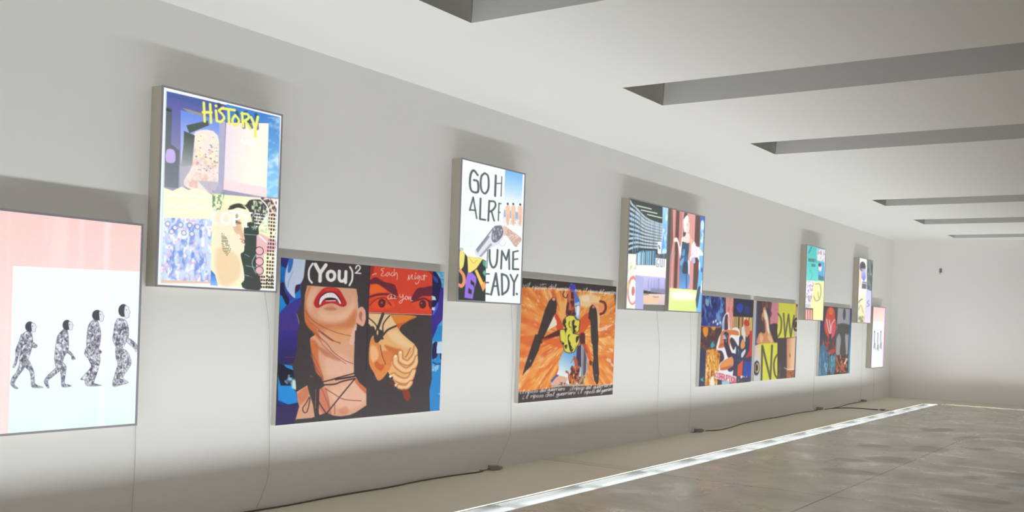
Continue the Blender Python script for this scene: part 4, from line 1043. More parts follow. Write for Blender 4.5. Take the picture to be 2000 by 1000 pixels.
ART['orange'] = (295, 394, '''
P|236 142 62|0 1|-10 -10 2130 -10 2130 1368 -10 1368
K|250 198 118|0 0.8 1064.74 730.614 6 260 3 0.4 0.8|-10 -10 2130 -10 2130 1368 -10 1368
K|214 84 44|0 0.7 1064.74 730.614 7 300 8 0.45 0.85|-10 -10 2130 -10 2130 1368 -10 1368
K|250 228 190|0 0.7 1064.74 730.614 4 120 12 0.66 0.85|-10 -10 2130 -10 2130 1368 -10 1368
S|226 92 50|200 0.35|-40 875 425 921 481 496 50 277 -70 504
S|246 206 150|40 1|1207 1188 1464 1238 1719 1206 1657 1120 1426 1080 1230 1091
S|250 225 200|20 0.8|1271 1198 1416 1220 1453 1155 1323 1142
S|216 78 48|14 1|696 997 855 873 874 810 755 793 704 887
S|222 92 46|20 1|1226 911 1455 1014 1496 899 1287 731 1237 764
P|240 224 206|10 1|654 964 726 903 739 856 534 787
S|246 180 110|30 0.8|764 1109 915 1113 955 971 835 936
S|96 36 42|14 1|467 709 667 768 799 797 818 738 671 713 484 670
S|90 40 48|14 1|1262 748 1374 761 1390 649 1465 525 1296 608
C|120 42 50|8 1 28.649 2.032|1723 1157 1827 1142 1863 1083 1819 1022 1734 999
E|236 150 100|12 1|1720 1071 76 51
S|240 170 120|14 1|1489 1123 1656 1128 1679 1053 1610 1068
S|246 196 160|12 1|1679 817 1832 844 2058 881 1903 819 1732 788
S|246 210 180|20 0.7|1629 1035 1718 986 1713 817 1659 851
P|62 54 54|8 1|-32 1374 2167 1361 2157 1256 1818 1271 1154 1271 693 1275 -24 1252
P|62 54 54|6 0.8|2074 1270 2156 1274 2149 1117 2094 1133
P|64 54 54|0 1|633 1171 697 1162 723 1084 711 997 669 961 480 728 436 643 281 644 350 766 476 1022 549 1121
E|236 150 140|8 1|651 1146 35 19
S|64 54 54|0 1|1531 1109 1595 1086 1651 1019 1684 817 1700 640 1548 641 1501 899 1448 948 1468 1064
E|230 110 110|6 1|1558 1082 30 17
S|78 120 215|4 1|993 1325 1086 1333 1127 1310 1140 1242 1235 1140 1239 1009 1217 927 1145 942 1122 1039 1085 1119 1036 1149
S|170 205 235|10 1|1086 1103 1164 1121 1228 1123 1232 944 1159 958 1122 1039
S|70 70 190|6 1|993 1321 1102 1330 1121 1282 1013 1261
S|86 40 44|4 1|955 1211 1077 1240 1100 1135 1122 1039 1142 974 941 962 930 1066 952 1131
N|206 104 70|0 1 34 34 4 0.45 0.68 0|954 1219 1094 1224 1142 974 940 970
N|210 70 60|0 1 40 30 5 0.45 0.68 0|904 1273 1201 1285 1159 1194 880 1184
S|215 110 80|6 1|954 1219 1022 1237 1021 1149 976 1115
C|60 40 45|5 1 9.527 1.917|875 1248 848 1199 911 1169 955 1211
L|205 70 70|5 1 9.703 1.948|1119 1079 1214 1090
S|245 245 245|8 1|1167 1072 1223 1082 1228 1009 1175 959
P|64 54 54|0 1|295 744 453 744 370 567 234 394 141 350 65 296 110 404 210 592
P|64 54 54|0 1|1540 750 1697 750 1711 489 1755 281 1746 158 1707 134 1638 196 1578 382 1606 457
E|150 130 130|5 1|214 453 14 17
E|140 120 125|5 1|1688 253 14 14
S|226 96 44|30 0.8|440 690 671 706 822 691 873 595 677 612 471 652
S|224 90 40|16 0.8|1294 634 1458 617 1552 466 1524 391 1431 534
S|120 40 40|8 1|1512 433 1572 424 1558 374 1515 391
G|92 160 220 232 238 240|0 1 1123.37 561.244 1004.68 240.547|921 575 1140 553 1318 638 1396 559 1467 442 1469 351 1420 228 1378 126 662 171 647 224 773 287 807 342 805 437 878 523
P|182 178 184|0 1|1302 625 1379 576 1458 426 1453 343 1402 245 1321 239
V|90 85 95|0 1 14 5 0.5 0.6|1302 625 1379 576 1458 426 1453 343 1402 245 1321 239
P|66 52 84|0 1|1207 605 1297 630 1316 362 1257 356 1193 471
P|190 150 110|6 1|1319 268 1417 261 1377 130 1232 135
N|90 60 55|0 1 30 40 6 0.45 0.68 0|1224 250 1418 244 1377 130 1232 135
S|186 88 62|4 1|1126 480 1176 486 1231 430 1239 380 1285 347 1264 249 1198 160 1071 174 1020 240 961 314 1002 325 1064 279 1092 286 1078 351 1167 382
N|70 32 36|0 1 40 36 7 0.43 0.66 0|1076 384 1287 379 1274 216 1182 160 1056 174
N|236 160 80|0 1 34 30 17 0.55 0.76 0|1076 384 1287 379 1274 216 1182 160 1040 175
L|205 70 55|4 1 6.476 1.936|1078 416 1130 464
P|235 235 242|0 1|966 306 1025 288 1021 224 962 186 937 211
S|226 176 150|6 1|748 264 880 268 1005 237 947 178 661 185
P|62 84 172|0 1|644 224 773 289 819 278 746 249 668 196
P|196 172 150|6 1|659 177 1392 158 1370 114 665 133
N|80 60 70|0 1 30 24 8 0.35 0.58 0|824 199 1008 184 995 156 826 167
P|64 54 54|10 1|-33 115 279 126 621 135 919 147 1393 133 2132 123 2133 -12 -26 0
S|226 216 84|0 1|868 905 956 961 1095 969 1162 926 1246 911 1239 837 1227 788 1141 759 1238 744 1258 682 1245 641 1192 601 1140 544 1016 533 921 562 886 642 842 650 811 730 814 801 913 806 933 842
S|52 46 44|3 1|868 897 927 930 916 874 943 818 871 857
S|52 46 44|3 1|1069 900 1131 917 1119 860 1183 845 1138 812 1171 788 1110 763 1091 812
S|52 46 44|3 1|920 922 938 890 916 874
S|52 46 44|3 1|993 875 1022 908 1010 851 1058 827 1011 835
S|52 46 44|3 1|905 810 966 818 939 762 927 658 932 754
S|52 46 44|3 1|1057 844 1094 763 1142 755 1077 787
S|52 46 44|3 1|987 730 1032 747 1005 698 1055 642 1010 626
S|52 46 44|3 1|1176 715 1239 731 1226 682 1181 650
S|52 46 44|3 1|838 674 916 642 871 626 870 650
S|52 46 44|3 1|1008 650 1089 601 1076 569 1122 585 1093 545 1045 561
S|52 46 44|3 1|918 618 979 626 959 578
S|52 46 44|3 1|1167 617 1123 569 1152 601
C|52 46 44|3 1 7.156 1.912|868 905 956 961 1095 969 1162 926 1246 911 1239 837 1227 788 1141 759 1238 744 1258 682 1245 641 1192 601 1140 544 1016 533 921 562 886 642 842 650 811 730 814 801 913 806 933 842 868 905
L|246 242 240|0 1 5.216 1.8|22 1281 34 1253 74 1283
C|246 242 240|0 1 5.247 1.811|100 1284 91 1260 102 1258
L|246 242 240|0 1 5.25 1.812|108 1297 111 1300
C|246 242 240|0 1 5.257 1.814|123 1261 154 1304 147 1309 127 1270 133 1257
L|246 242 240|0 1 5.291 1.825|208 1270 199 1241
C|246 242 240|0 1 5.289 1.825|204 1258 222 1271 238 1268
C|246 242 240|0 1 5.311 1.832|258 1271 249 1247 257 1245
L|246 242 240|0 1 5.313 1.833|265 1285 268 1288
L|246 242 240|0 1 5.319 1.835|280 1272 260 1222
C|246 242 240|0 1 5.318 1.835|277 1265 305 1275 319 1262 293 1244 271 1251
C|246 242 240|0 1 5.351 1.846|359 1276 333 1260 347 1246 375 1261 359 1276
C|246 242 240|0 1 5.378 1.856|429 1277 404 1274 408 1265 420 1255 389 1247
C|246 242 240|0 1 5.393 1.861|466 1279 440 1263 454 1249 483 1265 466 1279
C|246 242 240|0 1 5.44 1.877|584 1281 567 1288 541 1272 549 1256 578 1266
L|246 242 240|0 1 5.446 1.88|601 1311 574 1257
C|246 242 240|0 1 5.448 1.879|602 1272 642 1278 637 1290 616 1287 600 1272 609 1258 647 1266
C|246 242 240|0 1 5.471 1.887|661 1264 691 1309 686 1314 665 1274 669 1260
C|246 242 240|0 1 3.822 1.847|362 1305 363 1292 391 1295 410 1307
L|246 242 240|0 1 3.836 1.853|410 1307 408 1294
L|246 242 240|0 1 3.841 1.856|430 1308 424 1294
C|246 242 240|0 1 3.841 1.856|428 1303 459 1310 477 1307 475 1296
C|246 242 240|0 1 5.502 1.898|738 1274 718 1273 703 1261 712 1251 736 1270 723 1236 704 1230 694 1238
C|246 242 240|0 1 5.505 1.899|748 1274 742 1251 759 1254 776 1275
L|246 242 240|0 1 5.517 1.903|776 1275 769 1252
C|246 242 240|0 1 5.52 1.904|784 1263 811 1268 809 1278 795 1276 783 1263 788 1251 814 1257
L|246 242 240|0 1 5.537 1.91|827 1277 818 1251
C|246 242 240|0 1 5.536 1.91|823 1266 837 1278 848 1275
L|246 242 240|0 1 5.548 1.914|856 1277 847 1252
C|246 242 240|0 1 5.547 1.914|851 1267 865 1278 876 1276
C|246 242 240|0 1 5.562 1.919|890 1278 882 1257 888 1255
L|246 242 240|0 1 5.564 1.92|897 1290 899 1293
C|246 242 240|0 1 5.567 1.921|902 1266 930 1271 927 1282 912 1279 900 1266 906 1254 932 1261
L|246 242 240|0 1 5.584 1.927|945 1280 936 1255
C|246 242 240|0 1 5.583 1.926|941 1269 956 1281 966 1278
C|246 242 240|0 1 5.598 1.932|981 1281 972 1260 978 1258
L|246 242 240|0 1 5.6 1.933|987 1293 989 1296
C|246 242 240|0 1 5.662 1.954|1142 1279 1115 1266 1131 1253 1161 1265 1142 1279
C|246 242 240|0 1 5.679 1.96|1185 1278 1181 1255 1209 1257 1232 1278
L|246 242 240|0 1 5.698 1.966|1232 1278 1225 1255
C|246 242 240|0 1 5.734 1.978|1322 1281 1313 1259 1328 1258
L|246 242 240|0 1 5.737 1.98|1331 1293 1335 1296
C|246 242 240|0 1 5.749 1.983|1358 1260 1395 1300 1384 1304 1361 1269 1372 1256
L|246 242 240|0 1 5.776 1.993|1427 1277 1418 1251
C|246 242 240|0 1 5.774 1.992|1423 1267 1439 1278 1452 1275
C|246 242 240|0 1 5.792 1.998|1468 1278 1459 1256 1466 1254
L|246 242 240|0 1 5.794 2|1475 1290 1478 1293
L|246 242 240|0 1 5.799 2.001|1486 1278 1467 1232
C|246 242 240|0 1 5.798 2|1483 1271 1507 1280 1518 1267 1495 1252 1478 1258
C|246 242 240|0 1 5.825 2.01|1551 1279 1529 1265 1539 1252 1563 1265 1551 1279
C|246 242 240|0 1 5.848 2.018|1608 1279 1588 1276 1591 1268 1600 1259 1574 1252
C|246 242 240|0 1 5.86 2.022|1639 1280 1616 1265 1627 1252 1652 1266 1639 1280
C|246 242 240|0 1 5.891 2.032|1716 1276 1704 1282 1683 1269 1688 1253 1710 1263
L|246 242 240|0 1 5.896 2.035|1731 1303 1706 1254
C|246 242 240|0 1 5.896 2.034|1729 1268 1759 1273 1756 1284 1740 1281 1727 1268 1732 1254 1761 1262
C|246 242 240|0 1 5.913 2.04|1771 1260 1798 1300 1794 1305 1775 1269 1777 1255
C|246 242 240|0 1 5.943 2.051|1848 1278 1827 1277 1811 1263 1820 1252 1846 1273 1831 1237 1811 1230 1801 1238
C|246 242 240|0 1 5.947 2.052|1858 1278 1851 1253 1869 1256 1888 1279
L|246 242 240|0 1 5.959 2.056|1888 1279 1879 1254
C|246 242 240|0 1 5.963 2.057|1896 1266 1924 1271 1922 1282 1907 1279 1894 1265 1898 1252 1926 1260
L|246 242 240|0 1 5.98 2.063|1940 1280 1930 1253
C|246 242 240|0 1 5.978 2.062|1935 1269 1951 1281 1961 1279
L|246 242 240|0 1 5.991 2.067|1970 1281 1959 1254
C|246 242 240|0 1 5.99 2.067|1965 1270 1980 1282 1991 1279
C|246 242 240|0 1 6.006 2.072|2005 1282 1996 1259 2002 1257
L|246 242 240|0 1 6.008 2.073|2013 1295 2015 1298
C|246 242 240|0 1 6.011 2.074|2017 1269 2046 1274 2043 1285 2028 1283 2015 1269 2020 1256 2048 1263
L|246 242 240|0 1 6.028 2.08|2062 1284 2052 1256
C|246 242 240|0 1 6.027 2.079|2057 1272 2073 1285 2084 1282
C|246 242 240|0 1 6.046 2.086|2108 1286 2087 1271 2096 1258 2118 1272 2108 1286
C|246 242 240|0 1 5.26 1.791|39 122 32 103 49 101
L|246 242 240|0 1 5.263 1.792|47 132 51 134
C|246 242 240|0 1 5.277 1.797|81 103 117 136 105 140 84 110 98 99
L|246 242 240|0 1 5.301 1.805|141 120 134 98
C|246 242 240|0 1 5.3 1.804|137 111 153 121 168 119
C|246 242 240|0 1 5.318 1.811|185 121 178 102 186 101
L|246 242 240|0 1 5.321 1.812|191 131 194 134
L|246 242 240|0 1 5.326 1.814|205 121 189 82
C|246 242 240|0 1 5.325 1.813|202 116 227 123 240 112 218 99 198 104
C|246 242 240|0 1 5.354 1.823|275 123 252 111 266 100 290 111 275 123
C|246 242 240|0 1 5.379 1.832|338 123 315 121 319 113 331 106 303 100
C|246 242 240|0 1 5.393 1.836|371 124 348 112 361 101 386 112 371 124
C|246 242 240|0 1 5.432 1.85|469 119 454 124 431 112 439 99 465 107
L|246 242 240|0 1 5.437 1.852|483 142 462 100
C|246 242 240|0 1 5.439 1.852|486 112 522 117 517 126 498 123 484 112 493 101 528 107
C|246 242 240|0 1 5.461 1.859|540 106 566 141 561 144 543 113 548 102
C|246 242 240|0 1 5.496 1.872|630 127 605 127 588 115 600 106 628 123 616 92 592 87 579 94
C|246 242 240|0 1 5.501 1.873|642 127 638 106 660 107 678 127
L|246 242 240|0 1 5.516 1.878|678 127 672 105
C|246 242 240|0 1 5.521 1.88|690 115 724 119 719 128 701 126 688 115 696 103 728 109
L|246 242 240|0 1 5.541 1.887|742 126 734 103
C|246 242 240|0 1 5.54 1.886|738 117 755 127 768 124
L|246 242 240|0 1 5.556 1.892|778 126 770 103
C|246 242 240|0 1 5.554 1.891|774 116 790 127 804 124
C|246 242 240|0 1 5.573 1.898|822 126 814 106 822 104
L|246 242 240|0 1 5.575 1.899|828 137 831 139
C|246 242 240|0 1 5.58 1.9|838 114 873 118 868 128 850 126 836 114 844 102 877 108
L|246 242 240|0 1 5.601 1.907|892 125 883 102
C|246 242 240|0 1 5.6 1.907|888 116 904 126 918 123
C|246 242 240|0 1 5.623 1.915|947 126 924 113 937 102 962 113 947 126
C|246 242 240|0 1 5.681 1.934|1091 116 1082 96 1097 94
L|246 242 240|0 1 5.684 1.936|1100 127 1103 130
C|246 242 240|0 1 5.696 1.939|1125 97 1161 133 1150 137 1129 105 1140 93
L|246 242 240|0 1 5.718 1.947|1184 119 1175 95
C|246 242 240|0 1 5.717 1.947|1180 109 1195 120 1208 117
C|246 242 240|0 1 5.735 1.953|1225 119 1216 99 1223 97
L|246 242 240|0 1 5.737 1.954|1231 131 1234 134
L|246 242 240|0 1 5.742 1.955|1242 120 1224 77
C|246 242 240|0 1 5.741 1.955|1240 113 1263 122 1274 110 1252 95 1235 101
C|246 242 240|0 1 5.768 1.964|1307 120 1285 107 1296 95 1320 108 1307 120
C|246 242 240|0 1 5.791 1.972|1364 120 1344 118 1347 110 1356 101 1331 95
C|246 242 240|0 1 5.803 1.976|1395 121 1373 108 1384 95 1408 108 1395 121
C|246 242 240|0 1 5.839 1.988|1486 115 1471 121 1447 109 1455 94 1480 102
L|246 242 240|0 1 5.845 1.991|1501 139 1477 94
C|246 242 240|0 1 5.846 1.99|1502 106 1537 110 1532 120 1514 118 1499 106 1507 94 1541 100
C|246 242 240|0 1 5.867 1.997|1554 98 1581 134 1576 139 1557 106 1561 93
C|246 242 240|0 1 5.914 2.014|1673 118 1643 117 1622 104 1638 95 1671 114 1656 81 1628 74 1612 81
C|246 242 240|0 1 5.92 2.016|1687 119 1682 96 1709 99 1731 120
L|246 242 240|0 1 5.937 2.022|1731 120 1723 97
C|246 242 240|0 1 5.943 2.024|1745 108 1785 114 1779 124 1758 121 1742 108 1752 96 1791 104
L|246 242 240|0 1 5.968 2.032|1807 123 1798 98
C|246 242 240|0 1 5.966 2.032|1803 113 1822 124 1839 122
L|246 242 240|0 1 5.985 2.038|1850 125 1841 99
C|246 242 240|0 1 5.984 2.037|1846 114 1865 126 1882 124
C|246 242 240|0 1 6.006 2.045|1903 126 1894 105 1903 104
L|246 242 240|0 1 6.009 2.047|1911 138 1913 141
C|246 242 240|0 1 6.015 2.048|1923 115 1964 120 1958 130 1937 128 1920 115 1930 102 1970 110
L|246 242 240|0 1 6.04 2.057|1987 129 1977 104
C|246 242 240|0 1 6.038 2.056|1982 119 2002 131 2019 128
C|246 242 240|0 1 6.066 2.066|2054 133 2027 118 2042 106 2072 120 2054 133
C|246 242 240|0 1 5.285 1.798|97 60 89 42 113 41
L|246 242 240|0 1 5.289 1.8|107 71 111 74
C|246 242 240|0 1 5.309 1.806|155 44 198 78 181 82 158 51 177 41
L|246 242 240|0 1 5.348 1.82|254 70 247 47
C|246 242 240|0 1 5.346 1.819|250 60 267 70 281 67
C|246 242 240|0 1 5.366 1.826|299 69 292 50 300 48
L|246 242 240|0 1 5.368 1.827|306 79 308 82
L|246 242 240|0 1 5.374 1.829|319 69 303 29
C|246 242 240|0 1 5.373 1.828|317 63 342 70 355 59 332 46 312 52
C|246 242 240|0 1 5.402 1.838|391 68 368 56 381 45 406 56 391 68
C|246 242 240|0 1 5.428 1.847|454 66 432 65 436 57 447 49 420 44
C|246 242 240|0 1 5.442 1.852|488 67 465 55 479 43 504 54 488 67
C|246 242 240|0 1 5.488 1.867|604 64 581 70 551 58 564 45 599 52
L|246 242 240|0 1 5.494 1.87|620 87 596 45
C|246 242 240|0 1 5.498 1.871|629 56 679 60 670 69 643 68 626 56 640 44 687 50
C|246 242 240|0 1 5.529 1.881|706 48 736 83 728 87 709 56 717 44
C|246 242 240|0 1 5.579 1.898|830 67 803 67 784 55 798 46 829 63 816 32 790 26 775 34
C|246 242 240|0 1 5.584 1.9|844 67 840 46 864 48 884 68
L|246 242 240|0 1 5.6 1.906|884 68 877 46
C|246 242 240|0 1 5.606 1.907|897 56 934 60 929 70 909 68 895 56 904 44 940 51
L|246 242 240|0 1 5.628 1.915|955 68 947 45
C|246 242 240|0 1 5.627 1.915|951 59 968 69 984 67
L|246 242 240|0 1 5.644 1.921|994 69 986 45
C|246 242 240|0 1 5.643 1.92|990 59 1008 70 1024 67
C|246 242 240|0 1 5.664 1.927|1043 69 1035 49 1043 47
L|246 242 240|0 1 5.666 1.929|1050 80 1053 83
C|246 242 240|0 1 5.672 1.93|1062 57 1100 62 1094 72 1074 69 1059 57 1069 46 1105 52
L|246 242 240|0 1 5.695 1.938|1121 70 1112 46
C|246 242 240|0 1 5.693 1.937|1116 60 1135 71 1150 68
C|246 242 240|0 1 5.719 1.946|1183 71 1158 58 1172 46 1199 59 1183 71
C|246 242 240|0 1 5.757 1.959|1275 70 1266 50 1287 49
L|246 242 240|0 1 5.76 1.961|1285 82 1289 85
C|246 242 240|0 1 5.777 1.966|1325 52 1368 89 1354 93 1329 60 1345 49
L|246 242 240|0 1 5.819 1.98|1430 63 1421 39
C|246 242 240|0 1 5.817 1.979|1425 53 1442 64 1455 61
C|246 242 240|0 1 5.836 1.986|1472 63 1463 43 1470 41
L|246 242 240|0 1 5.838 1.987|1479 75 1481 78
L|246 242 240|0 1 5.843 1.988|1490 63 1472 21
C|246 242 240|0 1 5.842 1.988|1488 57 1512 66 1523 53 1500 39 1482 45
C|246 242 240|0 1 5.87 1.998|1557 64 1535 51 1546 39 1570 51 1557 64
C|246 242 240|0 1 5.894 2.006|1616 64 1595 62 1598 53 1608 45 1582 39
C|246 242 240|0 1 5.906 2.01|1648 64 1625 51 1637 39 1661 51 1648 64
C|246 242 240|0 1 5.941 2.022|1734 63 1722 69 1701 57 1706 42 1728 51
L|246 242 240|0 1 5.946 2.024|1749 88 1725 43
C|246 242 240|0 1 5.946 2.023|1747 55 1777 60 1774 70 1758 68 1745 55 1750 43 1779 50
C|246 242 240|0 1 5.963 2.029|1789 48 1816 86 1812 90 1793 56 1795 44
C|246 242 240|0 1 5.992 2.039|1863 64 1844 62 1829 49 1837 40 1861 59 1846 26 1828 19 1819 26
C|246 242 240|0 1 5.996 2.04|1872 64 1865 41 1882 44 1899 66
L|246 242 240|0 1 6.007 2.044|1899 66 1890 43
C|246 242 240|0 1 6.01 2.045|1906 54 1932 60 1930 70 1916 67 1904 54 1908 42 1933 50
L|246 242 240|0 1 6.026 2.051|1947 69 1937 44
C|246 242 240|0 1 6.024 2.05|1942 58 1956 70 1966 68
L|246 242 240|0 1 6.036 2.054|1974 71 1963 45
C|246 242 240|0 1 6.035 2.054|1969 60 1983 72 1993 70
C|246 242 240|0 1 6.049 2.059|2006 73 1997 51 2002 50
L|246 242 240|0 1 6.052 2.06|2013 85 2015 88
C|246 242 240|0 1 6.054 2.06|2016 61 2042 67 2041 77 2027 74 2015 61 2019 49 2044 56
L|246 242 240|0 1 6.07 2.066|2058 76 2048 50
C|246 242 240|0 1 6.068 2.065|2053 65 2067 77 2077 75
C|246 242 240|0 1 6.086 2.072|2099 79 2080 65 2087 53 2108 67 2099 79
''')
ART['corruption'] = (163, 287, '''
P|70 56 70|0 1|-10 -10 2090 -10 2090 1358 -10 1358
P|44 58 150|0 1|-17 1361 885 1361 782 891 -28 893
N|110 165 215|0 1 60 130 3 0.47 0.76 0.5|-17 1361 885 1361 782 891 -28 893
N|30 26 80|0 1 80 120 9 0.5 0.78 0|-17 1361 885 1361 782 891 -28 893
E|225 240 250|8 1|450 958 33 23
E|225 240 250|8 1|612 933 34 24
E|225 240 250|8 1|541 977 33 24
E|225 240 250|8 1|712 953 34 24
S|170 210 205|14 0.8|130 1302 240 1270 236 1190 137 1216
L|226 110 56|5 1 12.872 2.442|-21 887 737 884
P|74 56 64|0 1|-19 870 731 872 714 726 547 504 -4 538
N|150 80 50|0 1 50 40 4 0.5 0.78 0|-19 870 731 872 714 726 547 504 -4 538
S|240 150 50|12 1|72 868 258 870 249 769 163 732 94 782
S|250 180 80|12 0.8|366 879 550 881 480 829
P|50 172 190|0 1|388 630 465 674 490 637 529 615 502 586 449 564 374 586
P|228 152 48|8 1|216 536 579 556 756 472 686 -4 209 7
N|250 222 150|0 1 50 110 5 0.47 0.74 0.2|216 536 579 556 756 472 686 -4 209 7
N|150 50 30|0 1 36 60 15 0.55 0.8 0.2|216 536 579 556 756 472 686 -4 209 7
S|250 240 225|10 1|435 108 506 136 593 0 408 7
P|56 56 92|8 1|-4 545 216 533 213 -1 -70 -11
P|60 180 170|0 1|22 129 93 112 161 146 141 96 186 66 79 79
P|236 160 152|0 1|893 1355 1208 1352 1239 858 1068 856 1028 1075 915 1118
N|214 100 100|0 1 40 90 6 0.5 0.78 0|893 1355 1208 1352 1239 858 1028 1075
P|44 38 66|0 1|1220 1352 2079 1345 2072 1062 1219 1064
E|38 66 184|24 1|1490 1202 141 77
E|40 50 130|24 1|1794 1178 128 63
P|212 168 82|0 1|1220 1056 2086 1056 2067 809 1347 650 1229 835
V|90 60 40|0 1 34 7 0.5 0.62|1220 1056 2086 1056 2067 809 1347 650 1229 835
V|240 220 170|0 1 30 9 0.6 0.72|1220 1056 2086 1056 2067 809 1347 650 1229 835
P|60 56 84|0 1|1338 743 2014 681 2123 457 2117 -8 1363 64
P|206 52 58|0 1|1934 832 2106 850 2092 425 1785 397 1653 462 1965 522
P|220 80 58|5 1|1495 386 1702 383 1689 85 1479 122
P|40 66 170|5 1|1733 332 2083 337 2083 73 1730 96
N|230 225 235|0 1 50 50 8 0.53 0.76 0|1561 120 2073 89 2082 -7 1529 27
S|226 222 228|5 1|1593 869 1692 917 1780 886 1774 729 1761 650 1653 681
S|222 140 96|8 1|1713 925 1926 920 1937 808 1838 729 1768 792
S|204 48 46|4 1|1685 995 1788 1020 1920 975 1904 919 1713 925
S|46 56 88|6 1|1504 712 1624 760 1761 650 1946 713 1925 491 1623 337 1382 280 1345 465 1522 526
S|228 154 86|5 1|1630 697 1724 681 1767 587 1645 540 1566 588
S|224 214 220|6 1|1611 462 1771 540 1797 492 1659 399
N|110 160 170|0 1 36 50 9 0.55 0.78 0|1356 558 1605 525 1582 338 1380 311
S|242 242 250|3 1|939 1111 1046 1091 1107 864 1324 889 1491 852 1504 712 1484 588 1324 681 1179 727 1126 666 1278 528 1373 589 1373 465 1316 343 1284 128 1115 148 767 150 733 308 917 395 817 516 599 545 670 711 788 831 810 1011
S|120 150 220|12 0.7|858 1027 931 1073 923 862 816 861
S|226 150 110|6 1|932 1058 1010 1060 1043 1000 1024 909 945 923
S|92 50 60|5 1|912 1066 996 1082 990 984 1029 863 894 847 889 982
S|222 130 78|0 1|789 816 1109 846 1403 836 1480 798 1459 759 1136 764 1127 651 1122 498 1035 499 955 606 684 562 715 637
S|200 96 60|6 0.8|724 622 952 636 1034 590 710 565
S|66 46 70|4 1|879 802 1055 788 1048 651 1222 482 1304 466 1091 407 962 530 896 621
N|200 200 220|0 1 30 30 10 0.5 0.73 0|824 771 1017 772 1029 651 854 651
S|232 150 88|0 1|771 315 975 386 1268 420 1329 327 1145 246 797 232
S|200 96 50|10 0.8|788 247 986 273 1261 282 1069 225 798 220
S|60 50 90|4 1|1144 468 1365 465 1461 309 1230 191 1069 225 1281 282 1291 389
P|236 232 240|0 1|580 219 1448 105 1451 -13 583 104
C|208 52 78|0 1 8.953 2.528|673 174 643 189 613 174 608 156 617 132 651 112 678 119
C|208 52 78|0 1 8.978 2.535|726 178 698 166 693 144 703 120 733 100 761 112 766 134 756 159 726 178
L|208 52 78|0 1 9.01 2.542|783 93 776 171
C|208 52 78|0 1 9.002 2.542|776 171 827 165 851 142 831 125 780 131
L|208 52 78|0 1 9.024 2.547|816 126 856 83
L|208 52 78|0 1 9.053 2.553|870 81 863 160
C|208 52 78|0 1 9.045 2.553|863 160 915 153 939 130 918 113 867 119
L|208 52 78|0 1 9.067 2.558|904 114 944 71
C|208 52 78|0 1 9.088 2.565|951 148 956 93 969 72 996 64 1022 64 1031 83 1026 138
L|208 52 78|0 1 9.14 2.577|1047 57 1040 136
C|208 52 78|0 1 9.132 2.577|1040 136 1093 129 1117 106 1097 88 1044 93
L|208 52 78|0 1 9.176 2.589|1130 124 1206 114
L|208 52 78|0 1 9.195 2.594|1168 119 1175 39
L|208 52 78|0 1 9.234 2.603|1239 30 1231 110
C|208 52 78|0 1 9.257 2.612|1295 102 1266 90 1261 67 1270 42 1303 22 1332 33 1338 57 1328 82 1295 102
L|208 52 78|0 1 9.291 2.619|1356 14 1349 95 1434 4 1426 84
P|160 205 225|3 1|859 58 1173 32 1171 -22 857 -2
P|214 50 80|0 1|1187 16 1427 23 1409 1 1189 -4
''')
